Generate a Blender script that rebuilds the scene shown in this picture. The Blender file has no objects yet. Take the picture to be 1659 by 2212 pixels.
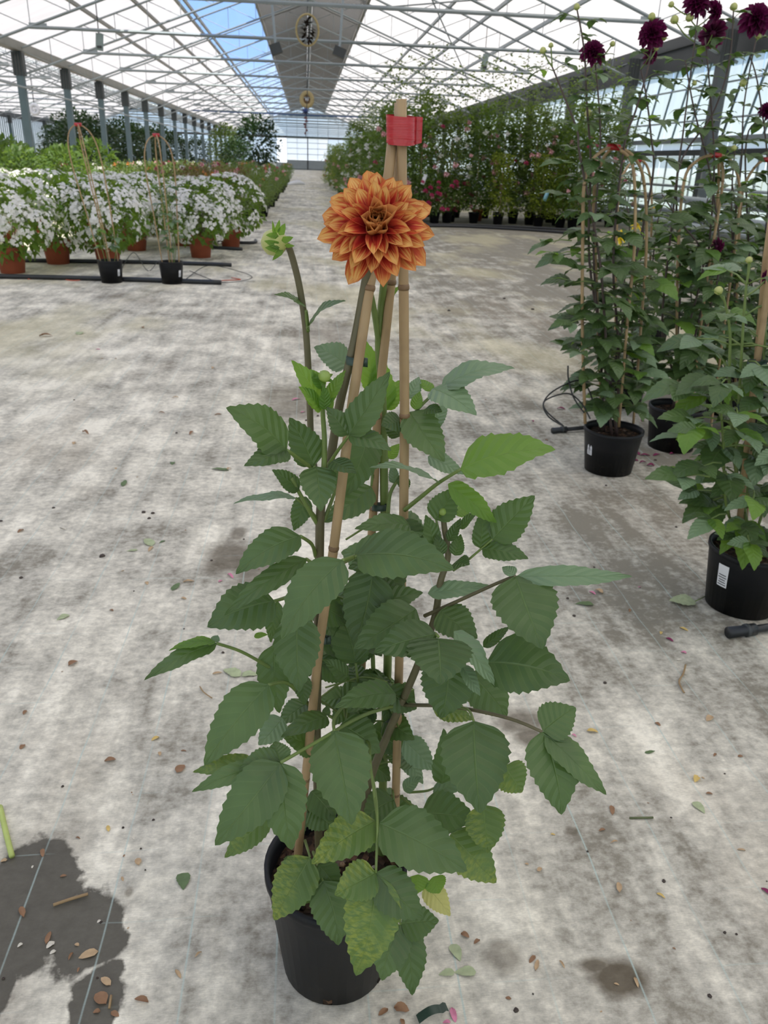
import bpy, math, random
from mathutils import Vector, Matrix
from math import sin, cos, pi, radians, sqrt
V = Vector
random.seed(7)
SC = bpy.context.scene
COL = SC.collection

# ------------------------------------------------------------------ camera
W, H, F = 1659.0, 2212.0, 1704.4
PITCH, YAW, ROLL, CAMH = radians(23.947), radians(5.954), radians(1.971), 1.5
fw = V((sin(YAW)*cos(PITCH), cos(YAW)*cos(PITCH), -sin(PITCH)))
r0 = V((cos(YAW), -sin(YAW), 0)); d0 = fw.cross(r0)
RT = r0*cos(ROLL) - d0*sin(ROLL)
DN = r0*sin(ROLL) + d0*cos(ROLL)
CAM = V((0, 0, CAMH))
cd = bpy.data.cameras.new('camera'); co = bpy.data.objects.new('camera', cd); COL.objects.link(co)
co.matrix_world = Matrix(((RT.x, -DN.x, -fw.x, 0), (RT.y, -DN.y, -fw.y, 0), (RT.z, -DN.z, -fw.z, CAMH), (0, 0, 0, 1)))
cd.sensor_fit = 'HORIZONTAL'; cd.sensor_width = 36; cd.lens = F/W*36
cd.clip_start = .02; cd.clip_end = 500
cd.dof.use_dof = True; cd.dof.focus_distance = 1.12; cd.dof.aperture_fstop = 16
SC.camera = co

# ------------------------------------------------------------------ world, sun, exposure
w = bpy.data.worlds.new('sky'); SC.world = w; w.use_nodes = True
nt = w.node_tree; nt.nodes.clear()
def wn(t, **k):
    n = nt.nodes.new(t)
    for a, b in k.items(): setattr(n, a, b)
    return n
tc = wn('ShaderNodeTexCoord'); sep = wn('ShaderNodeSeparateXYZ'); nt.links.new(tc.outputs['Generated'], sep.inputs[0])
rmp = wn('ShaderNodeValToRGB'); nt.links.new(sep.outputs['Z'], rmp.inputs[0])
rmp.color_ramp.elements[0].color = (.8, .87, .95, 1); rmp.color_ramp.elements[1].color = (.12, .25, .56, 1); rmp.color_ramp.elements[1].position = .7
re_ = rmp.color_ramp.elements.new(.1); re_.color = (.27, .43, .75, 1)
cn = wn('ShaderNodeTexNoise'); cn.inputs['Scale'].default_value = 3.2; cn.inputs['Detail'].default_value = 6
mp = wn('ShaderNodeMapping'); mp.inputs['Location'].default_value = (.3, 2.6, .9); nt.links.new(tc.outputs['Generated'], mp.inputs[0]); nt.links.new(mp.outputs[0], cn.inputs['Vector'])
cr = wn('ShaderNodeValToRGB'); cr.color_ramp.elements[0].position = .5; cr.color_ramp.elements[1].position = .66
nt.links.new(cn.outputs['Fac'], cr.inputs[0])
mx = wn('ShaderNodeMix', data_type='RGBA'); nt.links.new(cr.outputs[0], mx.inputs[0]); nt.links.new(rmp.outputs[0], mx.inputs[6]); mx.inputs[7].default_value = (1, 1, 1, 1)
bg = wn('ShaderNodeBackground'); bg.inputs[1].default_value = 1.25; nt.links.new(mx.outputs[2], bg.inputs[0])
wo = wn('ShaderNodeOutputWorld'); nt.links.new(bg.outputs[0], wo.inputs[0])
sl = bpy.data.lights.new('sun', 'SUN'); sl.energy = 5.3; sl.angle = radians(.6); sl.color = (1, .9, .74)
so = bpy.data.objects.new('sun', sl); COL.objects.link(so)
so.rotation_euler = V((.3, -.42, 1)).to_track_quat('Z', 'Y').to_euler(); so.location = (0, 0, 20)
vs = SC.view_settings
vs.view_transform = 'Standard'; vs.look = 'None'; vs.gamma = 1; vs.use_curve_mapping = False; vs.exposure = .55

# ------------------------------------------------------------------ projection helpers
def ray(u, v): return fw + RT*((u - W/2)/F) + DN*((v - H/2)/F)
def at(u, v, Y):
    d = ray(u, v); return CAM + d*(Y/d.y)
def gnd(u, v, z=0):
    d = ray(u, v); return CAM + d*((z - CAMH)/d.z)
def depth(p): return (p - CAM).dot(fw)

# ------------------------------------------------------------------ mesh helpers
class MB:
    def __init__(s): s.v = []; s.f = []; s.uv = {}; s.mi = {}
    def quad(s, a, b, c, d):
        n = len(s.v); s.v += [V(a), V(b), V(c), V(d)]; s.f.append((n, n+1, n+2, n+3)); return s
    def box(s, c, sx, sy, sz, rot=None):
        c = V(c); n = len(s.v)
        for z in (-1, 1):
            for y in (-1, 1):
                for x in (-1, 1):
                    p = V((x*sx/2, y*sy/2, z*sz/2))
                    if rot: p = rot @ p
                    s.v.append(c + p)
        for q in ((0, 2, 3, 1), (4, 5, 7, 6), (0, 1, 5, 4), (2, 6, 7, 3), (0, 4, 6, 2), (1, 3, 7, 5)): s.f.append(tuple(n+i for i in q))
        return s
    def bar(s, a, b, wd, ht, up=V((0, 0, 1))):
        a = V(a); b = V(b); x = (b-a).normalized(); y = up.cross(x)
        if y.length < 1e-4: y = V((0, 1, 0)).cross(x)
        y.normalize(); z = x.cross(y); n = len(s.v)
        for p in (a, b):
            for (i, j) in ((-1, -1), (1, -1), (1, 1), (-1, 1)): s.v.append(p + y*(i*wd/2) + z*(j*ht/2))
        for q in ((0, 3, 2, 1), (4, 5, 6, 7), (0, 1, 5, 4), (1, 2, 6, 5), (2, 3, 7, 6), (3, 0, 4, 7)): s.f.append(tuple(n+i for i in q))
        return s
    def tube(s, pts, r, seg=6, cap=True):
        pts = [V(p) for p in pts]; m = len(pts)
        rs = r if isinstance(r, (list, tuple)) else [r]*m
        n0 = len(s.v); prev = None
        for i, p in enumerate(pts):
            t = (pts[min(i+1, m-1)] - pts[max(i-1, 0)])
            if t.length < 1e-9: t = V((0, 0, 1))
            t.normalize()
            if prev is None:
                a = t.cross(V((0, 0, 1)))
                if a.length < .05: a = t.cross(V((1, 0, 0)))
            else: a = prev - t*prev.dot(t)
            a.normalize(); prev = a; b = t.cross(a)
            for k in range(seg):
                g = 2*pi*k/seg; s.v.append(p + (a*cos(g) + b*sin(g))*rs[i])
        for i in range(m-1):
            for k in range(seg):
                k2 = (k+1) % seg; s.f.append((n0+i*seg+k, n0+i*seg+k2, n0+(i+1)*seg+k2, n0+(i+1)*seg+k))
        if cap:
            s.f.append(tuple(n0+k for k in range(seg))[::-1]); s.f.append(tuple(n0+(m-1)*seg+k for k in range(seg)))
        return s
    def lathe(s, prof, seg=32, c=V((0, 0, 0))):
        n0 = len(s.v)
        for (r, z) in prof:
            for k in range(seg):
                g = 2*pi*k/seg; s.v.append(c + V((r*cos(g), r*sin(g), z)))
        for i in range(len(prof)-1):
            for k in range(seg):
                k2 = (k+1) % seg; s.f.append((n0+i*seg+k, n0+i*seg+k2, n0+(i+1)*seg+k2, n0+(i+1)*seg+k))
        return s
    def grid(s, P, uvf=None):
        n0 = len(s.v); a = len(P); b = len(P[0])
        for i in range(a):
            for j in range(b):
                if uvf: s.uv[len(s.v)] = uvf(i, j)
                s.v.append(V(P[i][j]))
        for i in range(a-1):
            for j in range(b-1): s.f.append((n0+i*b+j, n0+(i+1)*b+j, n0+(i+1)*b+j+1, n0+i*b+j+1))
        return s
    def mesh(s, name, mats, smooth=True, inv=None):
        me = bpy.data.meshes.new(name)
        vv = [inv @ p for p in s.v] if inv else s.v
        me.from_pydata([tuple(p) for p in vv], [], s.f)
        if not isinstance(mats, (list, tuple)): mats = [mats]
        for m in mats: me.materials.append(m)
        if s.uv:
            ul = me.uv_layers.new(name='UVMap')
            for lp in me.loops: ul.data[lp.index].uv = s.uv.get(lp.vertex_index, (0, 0))
        if s.mi:
            for i, k in s.mi.items(): me.polygons[i].material_index = k
        if smooth: me.polygons.foreach_set('use_smooth', [True]*len(me.polygons))
        me.update(); return me
def smoothpts(pts, n=6):
    pts = [V(p) for p in pts]
    if len(pts) < 3: return pts
    out = []
    for i in range(len(pts)-1):
        a = pts[max(i-1, 0)]; b = pts[i]; c = pts[i+1]; d = pts[min(i+2, len(pts)-1)]
        for k in range(n):
            t = k/n
            out.append(.5*((2*b) + (c-a)*t + (2*a-5*b+4*c-d)*t*t + (3*b-a-3*c+d)*t**3))
    out.append(pts[-1]); return out
def lerp(a, b, t): return a + (b-a)*t

# ------------------------------------------------------------------ object helpers
WM = {}
def add(name, data, parent=None, M=None, kind=None):
    M = M or Matrix()
    o = bpy.data.objects.new(name, data); COL.objects.link(o)
    if parent is not None:
        o.parent = parent; o.matrix_basis = WM[parent.name].inverted() @ M
    else: o.matrix_basis = M
    WM[o.name] = M
    if kind: o['kind'] = kind
    return o
def addw(name, mb, parent, mat, smooth=True, kind=None):     # mesh given in world coordinates, origin at the parent's origin
    M = WM[parent.name] if parent is not None else Matrix()
    return add(name, mb.mesh(name, mat, smooth, M.inverted()), parent, M.copy(), kind)
def tag(o, label, cat, group=None):
    o['label'] = label; o['category'] = cat
    if group: o['group'] = group
    return o
def thing(name, label, cat, loc, group=None, rz=0):
    return tag(add(name, None, None, Matrix.Translation(V(loc)) @ Matrix.Rotation(rz, 4, 'Z')), label, cat, group)
def single(name, mb, mat, label, cat, group=None, loc=None, smooth=True):
    M = Matrix.Translation(V(loc)) if loc is not None else Matrix()
    return tag(add(name, mb.mesh(name, mat, smooth, M.inverted()), None, M), label, cat, group)
def struct(name, data=None, M=None): return add(name, data, None, M, 'structure')

# ------------------------------------------------------------------ materials
class NT:
    def __init__(s, name):
        s.m = bpy.data.materials.new(name); s.m.use_nodes = True; s.t = s.m.node_tree; s.t.nodes.clear()
        s.out = s.n('ShaderNodeOutputMaterial')
    def n(s, t, **k):
        n = s.t.nodes.new(t)
        for a, b in k.items(): setattr(n, a, b)
        return n
    def L(s, a, b): s.t.links.new(a, b)
    def val(s, sock, x):
        if isinstance(x, bpy.types.NodeSocket): s.L(x, sock)
        else: sock.default_value = (*x, 1) if isinstance(x, tuple) and len(x) == 3 and sock.type == 'RGBA' else x
    def math(s, op, a, b=0.0, c=0.0, clamp=False):
        n = s.n('ShaderNodeMath', operation=op); n.use_clamp = clamp
        s.val(n.inputs[0], a); s.val(n.inputs[1], b); s.val(n.inputs[2], c); return n.outputs[0]
    def mix(s, f, a, b, blend='MIX'):
        n = s.n('ShaderNodeMix', data_type='RGBA', blend_type=blend)
        s.val(n.inputs[0], f); s.val(n.inputs[6], a); s.val(n.inputs[7], b); return n.outputs[2]
    def noise(s, vec, scale, detail=3, rough=.5, col=False):
        n = s.n('ShaderNodeTexNoise'); s.val(n.inputs['Scale'], scale); n.inputs['Detail'].default_value = detail; n.inputs['Roughness'].default_value = rough
        if vec is not None: s.L(vec, n.inputs['Vector'])
        return n.outputs['Color' if col else 'Fac']
    def ramp(s, f, stops):
        n = s.n('ShaderNodeValToRGB'); s.L(f, n.inputs[0]); e = n.color_ramp.elements
        while len(e) < len(stops): e.new(.5)
        for q, (p, c) in zip(e, stops):
            q.position = p; q.color = (*c, 1) if isinstance(c, tuple) else (c, c, c, 1)
        return n.outputs[0]
    def mapping(s, vec, scale=(1, 1, 1), loc=(0, 0, 0), rot=(0, 0, 0)):
        n = s.n('ShaderNodeMapping'); s.L(vec, n.inputs[0]); n.inputs['Scale'].default_value = scale; n.inputs['Location'].default_value = loc; n.inputs['Rotation'].default_value = rot
        return n.outputs[0]
    def bump(s, h, strength=.3, dist=.01):
        n = s.n('ShaderNodeBump'); s.L(h, n.inputs['Height']); n.inputs['Strength'].default_value = strength; n.inputs['Distance'].default_value = dist; return n.outputs[0]
    def bsdf(s, col, rough=.5, metal=0, spec=.5, normal=None):
        n = s.n('ShaderNodeBsdfPrincipled'); s.val(n.inputs['Base Color'], col); s.val(n.inputs['Roughness'], rough); n.inputs['Metallic'].default_value = metal
        n.inputs['Specular IOR Level'].default_value = spec
        if normal is not None: s.L(normal, n.inputs['Normal'])
        return n.outputs[0]
    def transl(s, col, normal=None):
        n = s.n('ShaderNodeBsdfTranslucent'); s.val(n.inputs[0], col)
        return n.outputs[0]
    def transp(s, col):
        n = s.n('ShaderNodeBsdfTransparent'); s.val(n.inputs[0], col); return n.outputs[0]
    def mixs(s, f, a, b):
        n = s.n('ShaderNodeMixShader'); s.val(n.inputs[0], f); s.L(a, n.inputs[1]); s.L(b, n.inputs[2]); return n.outputs[0]
    def end(s, sh): s.L(sh, s.out.inputs[0]); return s.m
    def obj(s): return s.n('ShaderNodeTexCoord').outputs['Object']
    def uv(s): return s.n('ShaderNodeTexCoord').outputs['UV']
    def pos(s): return s.n('ShaderNodeNewGeometry').outputs['Position']
    def rnd(s): return s.n('ShaderNodeObjectInfo').outputs['Random']
    def xyz(s, vec):
        n = s.n('ShaderNodeSeparateXYZ'); s.L(vec, n.inputs[0]); return n.outputs
def plain(name, col, rough=.5, metal=0, var=.15, scale=12, spec=.5):
    k = NT(name); f = k.noise(k.obj(), scale, 4)
    c = k.mix(k.math('MULTIPLY', f, 1.0), tuple(x*(1-var) for x in col), tuple(min(1, x*(1+var)) for x in col))
    return k.end(k.bsdf(c, rough, metal, spec))
def leaf_mat(name, dark, light, vein, trans, mott=None, rough=.43, tfac=.2, nv=7, yellow=(.35, .38, .05)):
    k = NT(name); u = k.xyz(k.uv()); x = u[0]; y = k.math('ABSOLUTE', k.math('SUBTRACT', k.math('MULTIPLY', u[1], 2.0), 1.0))
    nz = k.noise(k.obj(), 22, 3); rn = k.rnd()
    c = k.mix(k.math('ADD', k.math('MULTIPLY', nz, .55), k.math('MULTIPLY', rn, .5), clamp=True), dark, light)
    ph = k.math('FRACT', k.math('MULTIPLY', k.math('SUBTRACT', x, k.math('MULTIPLY', k.math('POWER', y, .85), .22)), float(nv)))
    d = k.math('ABSOLUTE', k.math('SUBTRACT', ph, .5))
    sv = k.math('SUBTRACT', 1.0, k.math('MULTIPLY', d, 14.0), clamp=True)
    mv = k.math('SUBTRACT', 1.0, k.math('MULTIPLY', y, 26.0), clamp=True)
    vf = k.math('MAXIMUM', k.math('MULTIPLY', sv, .24), k.math('MULTIPLY', mv, .7))
    if mott:
        w_ = k.noise(k.mapping(k.obj(), (260, 90, 90), rot=(0, 0, .5)), 1.0, 3, .6)
        mf = k.math('MULTIPLY', k.ramp(k.noise(k.obj(), 14, 2), [(.42, 0.), (.62, 1.)]), k.ramp(w_, [(.4, 0.), (.62, 1.)]))
        c = k.mix(k.math('MULTIPLY', mf, mott), c, yellow)
    c = k.mix(vf, c, vein)
    hgt = k.math('SUBTRACT', k.math('MULTIPLY', d, 1.4), k.math('MULTIPLY', mv, .8))
    nm = k.bump(hgt, .5, .004)
    b = k.bsdf(c, rough, 0, .45, nm)
    return k.end(k.mixs(tfac, b, k.transl(trans)))
def foliage_mat(name, dark, light, trans, tfac=.25, rough=.5):
    k = NT(name); f = k.math('ADD', k.math('MULTIPLY', k.noise(k.pos(), 9, 3), .7), k.math('MULTIPLY', k.rnd(), .3), clamp=True)
    c = k.mix(k.ramp(f, [(.3, 0.), (.7, 1.)]), dark, light)
    return k.end(k.mixs(tfac, k.bsdf(c, rough, 0, .4), k.transl(trans)))
def petal_mat(name, stops, edge, stripe, rough=.5, tfac=.2, trans=(.7, .3, .1)):
    k = NT(name); u = k.xyz(k.uv()); x = u[0]; y = k.math('ABSOLUTE', k.math('SUBTRACT', k.math('MULTIPLY', u[1], 2.0), 1.0))
    st = k.n('ShaderNodeTexNoise'); st.inputs['Scale'].default_value = 1.0; st.inputs['Detail'].default_value = 3
    cmb = k.n('ShaderNodeCombineXYZ'); k.L(k.math('MULTIPLY', x, 2.0), cmb.inputs[0]); k.L(k.math('MULTIPLY', u[1], 13.0), cmb.inputs[1]); k.L(k.math('MULTIPLY', k.rnd(), 40.0), cmb.inputs[2])
    k.L(cmb.outputs[0], st.inputs['Vector'])
    xx = k.math('ADD', x, k.math('ADD', k.math('MULTIPLY', k.math('SUBTRACT', st.outputs['Fac'], .5), stripe), k.math('MULTIPLY', k.math('SUBTRACT', k.rnd(), .5), .12)))
    c = k.ramp(xx, stops)
    ef = k.math('MULTIPLY', k.math('POWER', y, 7.0), .8)
    tip = k.math('POWER', x, 14.0)
    c = k.mix(k.math('MAXIMUM', ef, k.math('MULTIPLY', tip, .6)), c, edge)
    return k.end(k.mixs(tfac, k.bsdf(c, rough, 0, .3), k.transl(trans)))

M_LEAF = leaf_mat('dahlia_leaf', (.026, .054, .017), (.105, .168, .058), (.14, .21, .075), (.18, .36, .04))
M_LIME = leaf_mat('young_and_backlit_leaf', (.08, .17, .03), (.14, .26, .05), (.2, .32, .09), (.35, .6, .06), tfac=.42)  # young leaves; backlit ones wear it too, their glow put into the colour
M_MOTT = leaf_mat('yellow_streaked_leaf', (.05, .1, .025), (.1, .175, .045), (.17, .26, .08), (.28, .42, .05), mott=.75, yellow=(.27, .31, .05))
M_PALE = leaf_mat('yellowed_leaf', (.55, .52, .16), (.62, .6, .25), (.5, .5, .2), (.6, .6, .2), tfac=.3)
M_UNDER = leaf_mat('pale_leaf', (.13, .2, .12), (.19, .28, .16), (.2, .3, .15), (.25, .4, .12))
M_LEAF2 = leaf_mat('dark_dahlia_leaf', (.03, .062, .02), (.11, .175, .064), (.14, .21, .08), (.15, .3, .04))
M_STEMG = plain('green_stem', (.14, .2, .05), .45, 0, .2, 30)
M_STEMB = plain('brown_stem', (.115, .1, .05), .5, 0, .25, 30)
M_STEMP = plain('purple_stem', (.075, .05, .045), .5, 0, .25, 30)
M_BUD = plain('bud_green', (.26, .36, .08), .4, 0, .3, 40)
M_BUD2 = plain('bud_yellow_green', (.4, .42, .14), .45, 0, .3, 40)
M_PETAL = petal_mat('orange_dahlia_petal', [(0, (.2, .008, .012)), (.5, (.42, .014, .018)), (.66, (.58, .06, .03)), (.8, (.72, .28, .075)), (.96, (.84, .56, .18))], (.5, .06, .04), .85, tfac=.12)
M_PETALI = petal_mat('inner_dahlia_petal', [(0, (.45, .12, .04)), (.5, (.56, .24, .07)), (1, (.75, .46, .16))], (.6, .24, .09), .3, tfac=.4)
M_PURP = petal_mat('purple_dahlia_petal', [(0, (.012, .001, .005)), (.55, (.035, .002, .016)), (1, (.14, .006, .065))], (.1, .005, .045), .3, tfac=.1, trans=(.4, .02, .2))
M_YEL = petal_mat('yellow_dahlia_petal', [(0, (.7, .45, .01)), (1, (.85, .7, .03))], (.85, .7, .05), .2, trans=(.9, .7, .1))
def cane_mat():
    k = NT('bamboo'); o = k.pos(); n = k.noise(k.mapping(o, (60, 60, 3)), 1.0, 4); n2 = k.noise(o, 14, 3)
    c = k.mix(n, (.26, .165, .085), (.48, .34, .18)); c = k.mix(k.ramp(n2, [(.5, 0.), (.75, .55)]), c, (.2, .12, .06))
    return k.end(k.bsdf(c, .45, 0, .4, k.bump(n, .2, .002)))
M_CANE = cane_mat()
M_NODE = plain('bamboo_node', (.2, .12, .06), .5, 0, .25, 60)
def tape_mat():
    k = NT('red_tape'); n = k.noise(k.mapping(k.pos(), (3, 3, 60)), 3.0, 3)
    return k.end(k.bsdf(k.mix(n, (.32, .006, .012), (.5, .02, .03)), .22, 0, .6, k.bump(n, .35, .003)))
M_TAPE = tape_mat()
def pot_mat():
    k = NT('black_plastic'); o = k.obj(); n = k.noise(o, 6, 5); d = k.noise(o, 45, 4, .7); z = k.xyz(o)[2]
    c = k.mix(n, (.005, .0055, .007), (.01, .011, .014))
    c = k.mix(k.math('MULTIPLY', k.ramp(d, [(.6, 0.), (.72, 1.)]), k.ramp(z, [(.0, .5), (.09, .05)])), c, (.16, .12, .08))
    return k.end(k.bsdf(c, .45, 0, .25))
M_POT = pot_mat()
def terra_mat():
    k = NT('terracotta'); n = k.noise(k.pos(), 5, 4)
    return k.end(k.bsdf(k.mix(n, (.24, .055, .028), (.42, .12, .06)), .6, 0, .3))
M_TERRA = terra_mat()
def soil_mat():
    k = NT('bark_soil'); o = k.pos(); v = k.n('ShaderNodeTexVoronoi'); v.inputs['Scale'].default_value = 70; k.L(o, v.inputs['Vector'])
    c = k.ramp(v.outputs['Color'], [(.15, (.012, .008, .005)), (.55, (.05, .03, .018)), (.85, (.13, .07, .04)), (1, (.22, .19, .16))])
    return k.end(k.bsdf(c, .8, 0, .2, k.bump(v.outputs['Distance'], .9, .02)))
M_SOIL = soil_mat()
M_STONE = plain('gravel', (.3, .26, .21), .8, 0, .4, 80)
M_CLIP = plain('green_clip', (.025, .05, .035), .4, 0, .1)
M_WHITE = plain('white_label', (.75, .76, .8), .4, 0, .03)
M_INK = plain('black_ink', (.02, .02, .025), .5)
M_HOSE = plain('black_hose', (.015, .017, .02), .4, 0, .3)
M_STEEL = plain('galvanised_steel', (.3, .34, .36), .42, .35, .15, 3)
M_POST = plain('blue_grey_post', (.1, .15, .17), .5, .1, .2, 2)
M_WPOST = plain('dark_grey_post', (.09, .1, .105), .5, .1, .2, 2)
M_DARK = plain('dark_steel', (.045, .05, .052), .5, .1, .25, 2)
M_GUT = plain('gutter_metal', (.23, .225, .2), .5, .25, .25, 1.5)
M_SLAT = plain('grey_shade_slat', (.22, .22, .23), .6, 0, .1, 1)
def film(name, col, tcol, clear, scale=(.35, 2.2, 1)):
    k = NT(name); n = k.noise(k.mapping(k.pos(), scale), 1.0, 4, .55)
    c = k.mix(k.ramp(n, [(.3, 0.), (.72, 1.)]), tuple(x*.86 for x in tcol), tcol)
    a = k.mixs(.18, k.transl(c), k.bsdf(col, .35, 0, .4))
    return k.end(k.mixs(clear, a, k.transp((1, 1, 1))))
M_ROOF = film('white_diffusing_film', (.75, .75, .75), (.54, .52, .5), .02)
M_WALLG = film('frosted_wall_glass', (.75, .82, .82), (.82, .92, .9), .15)
M_BACKG = film('pale_blue_wall_film', (.6, .75, .85), (.75, .92, 1), .3)
M_BASE = plain('grey_plinth', (.24, .27, .28), .7, 0, .15, 2)
def clear_glass():
    k = NT('clear_glass'); g = k.n('ShaderNodeBsdfGlossy'); g.inputs['Roughness'].default_value = .05
    return k.end(k.mixs(.06, k.transp((.9, .95, 1)), g.outputs[0]))
M_CLEAR = clear_glass()

# ------------------------------------------------------------------ floor
RX, XL, XR, GZ, RZ = .25, -10.2, 10.65, 4.85, 8.6
SLOPE = (RZ - GZ)/(RX - XL)
XL2 = XL - 20.9; RX2 = (XL + XL2)/2
S, Y0 = 6.08, 21.2
BAYS = [Y0 + S*k for k in range(-5, 18)]
YE, YS = 127.0, BAYS[0] - .4
def floor_mat():
    k = NT('ground_cover_fabric'); P = k.pos(); q = k.xyz(P); X, Y = q[0], q[1]
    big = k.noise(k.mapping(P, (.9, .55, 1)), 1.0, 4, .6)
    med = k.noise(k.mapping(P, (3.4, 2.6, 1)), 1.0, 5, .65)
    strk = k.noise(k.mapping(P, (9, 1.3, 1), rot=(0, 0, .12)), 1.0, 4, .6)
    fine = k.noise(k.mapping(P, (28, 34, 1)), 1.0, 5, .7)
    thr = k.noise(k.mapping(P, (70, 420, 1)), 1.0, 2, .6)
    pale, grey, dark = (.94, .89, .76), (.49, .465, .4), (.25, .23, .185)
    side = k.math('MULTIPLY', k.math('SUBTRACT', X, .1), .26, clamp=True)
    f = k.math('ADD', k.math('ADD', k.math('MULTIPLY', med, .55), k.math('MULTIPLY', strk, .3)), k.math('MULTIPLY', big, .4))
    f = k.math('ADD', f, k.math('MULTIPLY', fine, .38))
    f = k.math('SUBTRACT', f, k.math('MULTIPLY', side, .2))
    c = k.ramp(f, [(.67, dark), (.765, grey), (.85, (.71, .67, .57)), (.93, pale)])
    # broad patches of sun and shade painted in as brown noise, then algae
    sun_shade = k.math('MULTIPLY', k.ramp(k.noise(k.mapping(P, (1.1, .5, 1), (3, 1, 0)), 1.0, 5, .62), [(.54, 0.), (.72, 1.)]), .5)
    c = k.mix(sun_shade, c, k.mix(fine, (.14, .11, .075), (.42, .35, .26)))
    alg = k.math('MULTIPLY', k.ramp(k.noise(k.mapping(P, (.7, .35, 1), (9, 4, 0)), 1.0, 4, .6), [(.5, 0.), (.62, 1.)]), k.ramp(k.math('MULTIPLY', Y, .1), [(.45, 0.), (.7, .55)]))
    c = k.mix(alg, c, (.58, .53, .34))
    # wet and earthy stains with their own outlines
    wob = k.math('MULTIPLY', k.math('SUBTRACT', k.noise(P, 7, 5, .62), .5), 1.5)
    def blob(x, y, rx, ry, rot=0., soft=.12):
        cx = k.math('SUBTRACT', X, x); cy = k.math('SUBTRACT', Y, y)
        a = k.math('ADD', k.math('MULTIPLY', cx, cos(rot)), k.math('MULTIPLY', cy, sin(rot)))
        b = k.math('SUBTRACT', k.math('MULTIPLY', cy, cos(rot)), k.math('MULTIPLY', cx, sin(rot)))
        d = k.math('SQRT', k.math('ADD', k.math('POWER', k.math('DIVIDE', a, rx), 2.0), k.math('POWER', k.math('DIVIDE', b, ry), 2.0)))
        d = k.math('ADD', d, wob)
        return k.math('DIVIDE', k.math('SUBTRACT', 1.0+soft/2, d), soft, clamp=True)
    wet = None
    def gb(u0, v0, du, dv):
        p = gnd(u0, v0); a = gnd(u0+du, v0); b = gnd(u0, v0+dv)
        return (p.x, p.y, (a-p).length, abs((b-p).y))
    for args in ([*gb(70, 1900, 95, 95)], [*gb(190, 2010, 78, 92)], [*gb(40, 2020, 110, 90)], [*gb(205, 2160, 62, 95)], [*gb(-10, 2120, 40, 120)]):
        b = blob(*args); wet = b if wet is None else k.math('MAXIMUM', wet, b)
    c = k.mix(k.math('MULTIPLY', wet, .95), c, k.mix(fine, (.06, .055, .042), (.105, .095, .075)))
    st = None
    for (u0, v0, du, dv, s_) in ((1335, 2105, 62, 42, .95), (1285, 2080, 40, 22, .9), (1085, 2065, 42, 40, .55), (1235, 1793, 15, 9, .6), (1130, 1560, 55, 30, .75), (1145, 1590, 40, 24, .8), (500, 1200, 60, 40, .8), (560, 1240, 60, 40, .75), (515, 1150, 16, 14, .7), (278, 1922, 9, 11, .6), (640, 870, 85, 40, .6), (700, 720, 60, 45, .35)):
        b = k.math('MULTIPLY', blob(*gb(u0, v0, du, dv), soft=.7), s_); st = b if st is None else k.math('MAXIMUM', st, b)
    c = k.mix(st, c, k.mix(fine, (.07, .055, .035), (.16, .13, .09)))
    # woven marker threads
    def lines(coord, off, step, wd):
        ph = k.math('FRACT', k.math('DIVIDE', k.math('SUBTRACT', coord, off), step))
        return k.math('SUBTRACT', 1.0, k.math('DIVIDE', k.math('ABSOLUTE', k.math('SUBTRACT', ph, .5)), wd/step), clamp=True)
    lx = k.math('MULTIPLY', lines(k.math('ADD', X, k.math('MULTIPLY', k.noise(P, 1.3, 1), .012)), -.25+.0915, .183, .003), k.ramp(k.noise(k.mapping(P, (5, 3, 1)), 1.0, 3), [(.35, .25), (.6, .85)]))
    ly = k.math('MULTIPLY', lines(Y, 1.04+.095, .19, .0026), k.ramp(k.noise(k.mapping(P, (4, 5, 1), (2, 2, 0)), 1.0, 3), [(.5, 0.), (.68, .6)]))
    c = k.mix(k.math('MULTIPLY', k.math('MAXIMUM', lx, ly), .95), c, (.46, .58, .55))
    c = k.mix(k.math('MULTIPLY', k.ramp(thr, [(.35, 0.), (.62, 1.)]), .16), c, (.1, .09, .08))
    hgt = k.math('ADD', k.math('MULTIPLY', thr, .35), k.math('ADD', fine, k.math('MULTIPLY', med, 2.0)))
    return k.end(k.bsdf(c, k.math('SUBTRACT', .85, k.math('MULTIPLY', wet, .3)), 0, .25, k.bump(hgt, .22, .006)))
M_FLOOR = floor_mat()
# a slightly rumpled sheet, fine near the plant
xs = [XL2] + [XL2 + i*(XL-XL2)/10 for i in range(1, 10)] + [XL + i*.6 for i in range(10)] + [-4 + i*.08 for i in range(101)] + [4.3 + i*.5 for i in range(13)] + [XR]
ys = [YS + i*1.2 for i in range(int(-YS/1.2))] + [i*.08 for i in range(0, 76)] + [6.1 + i*1.0 for i in range(24)] + [31 + 6*i for i in range(16)] + [YE]
xs = sorted(set(round(x, 3) for x in xs)); ys = sorted(set(round(y, 3) for y in ys))
def fz(x, y):
    if abs(x) > 4.3 or y > 6.2 or y < 0: return 0
    e = min(1, (4.3-abs(x))*2, (6.2-y)*2, y*2)
    return e*.0025*(sin(x*13+y*3)+sin(y*17-x*5+1)+sin(x*31+y*23)*.5) - .004*e
m = MB(); m.grid([[V((x, y, fz(x, y))) for x in xs] for y in ys]); m.f = [q[::-1] for q in m.f]
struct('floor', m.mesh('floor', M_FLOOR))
m = MB(); m.quad((-160, -120, -.06), (160, -120, -.06), (160, 260, -.06), (-160, 260, -.06))
struct('outdoor_ground', m.mesh('outdoor_ground', plain('grass_outside', (.12, .15, .07), .9, 0, .3, .2)))

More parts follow.
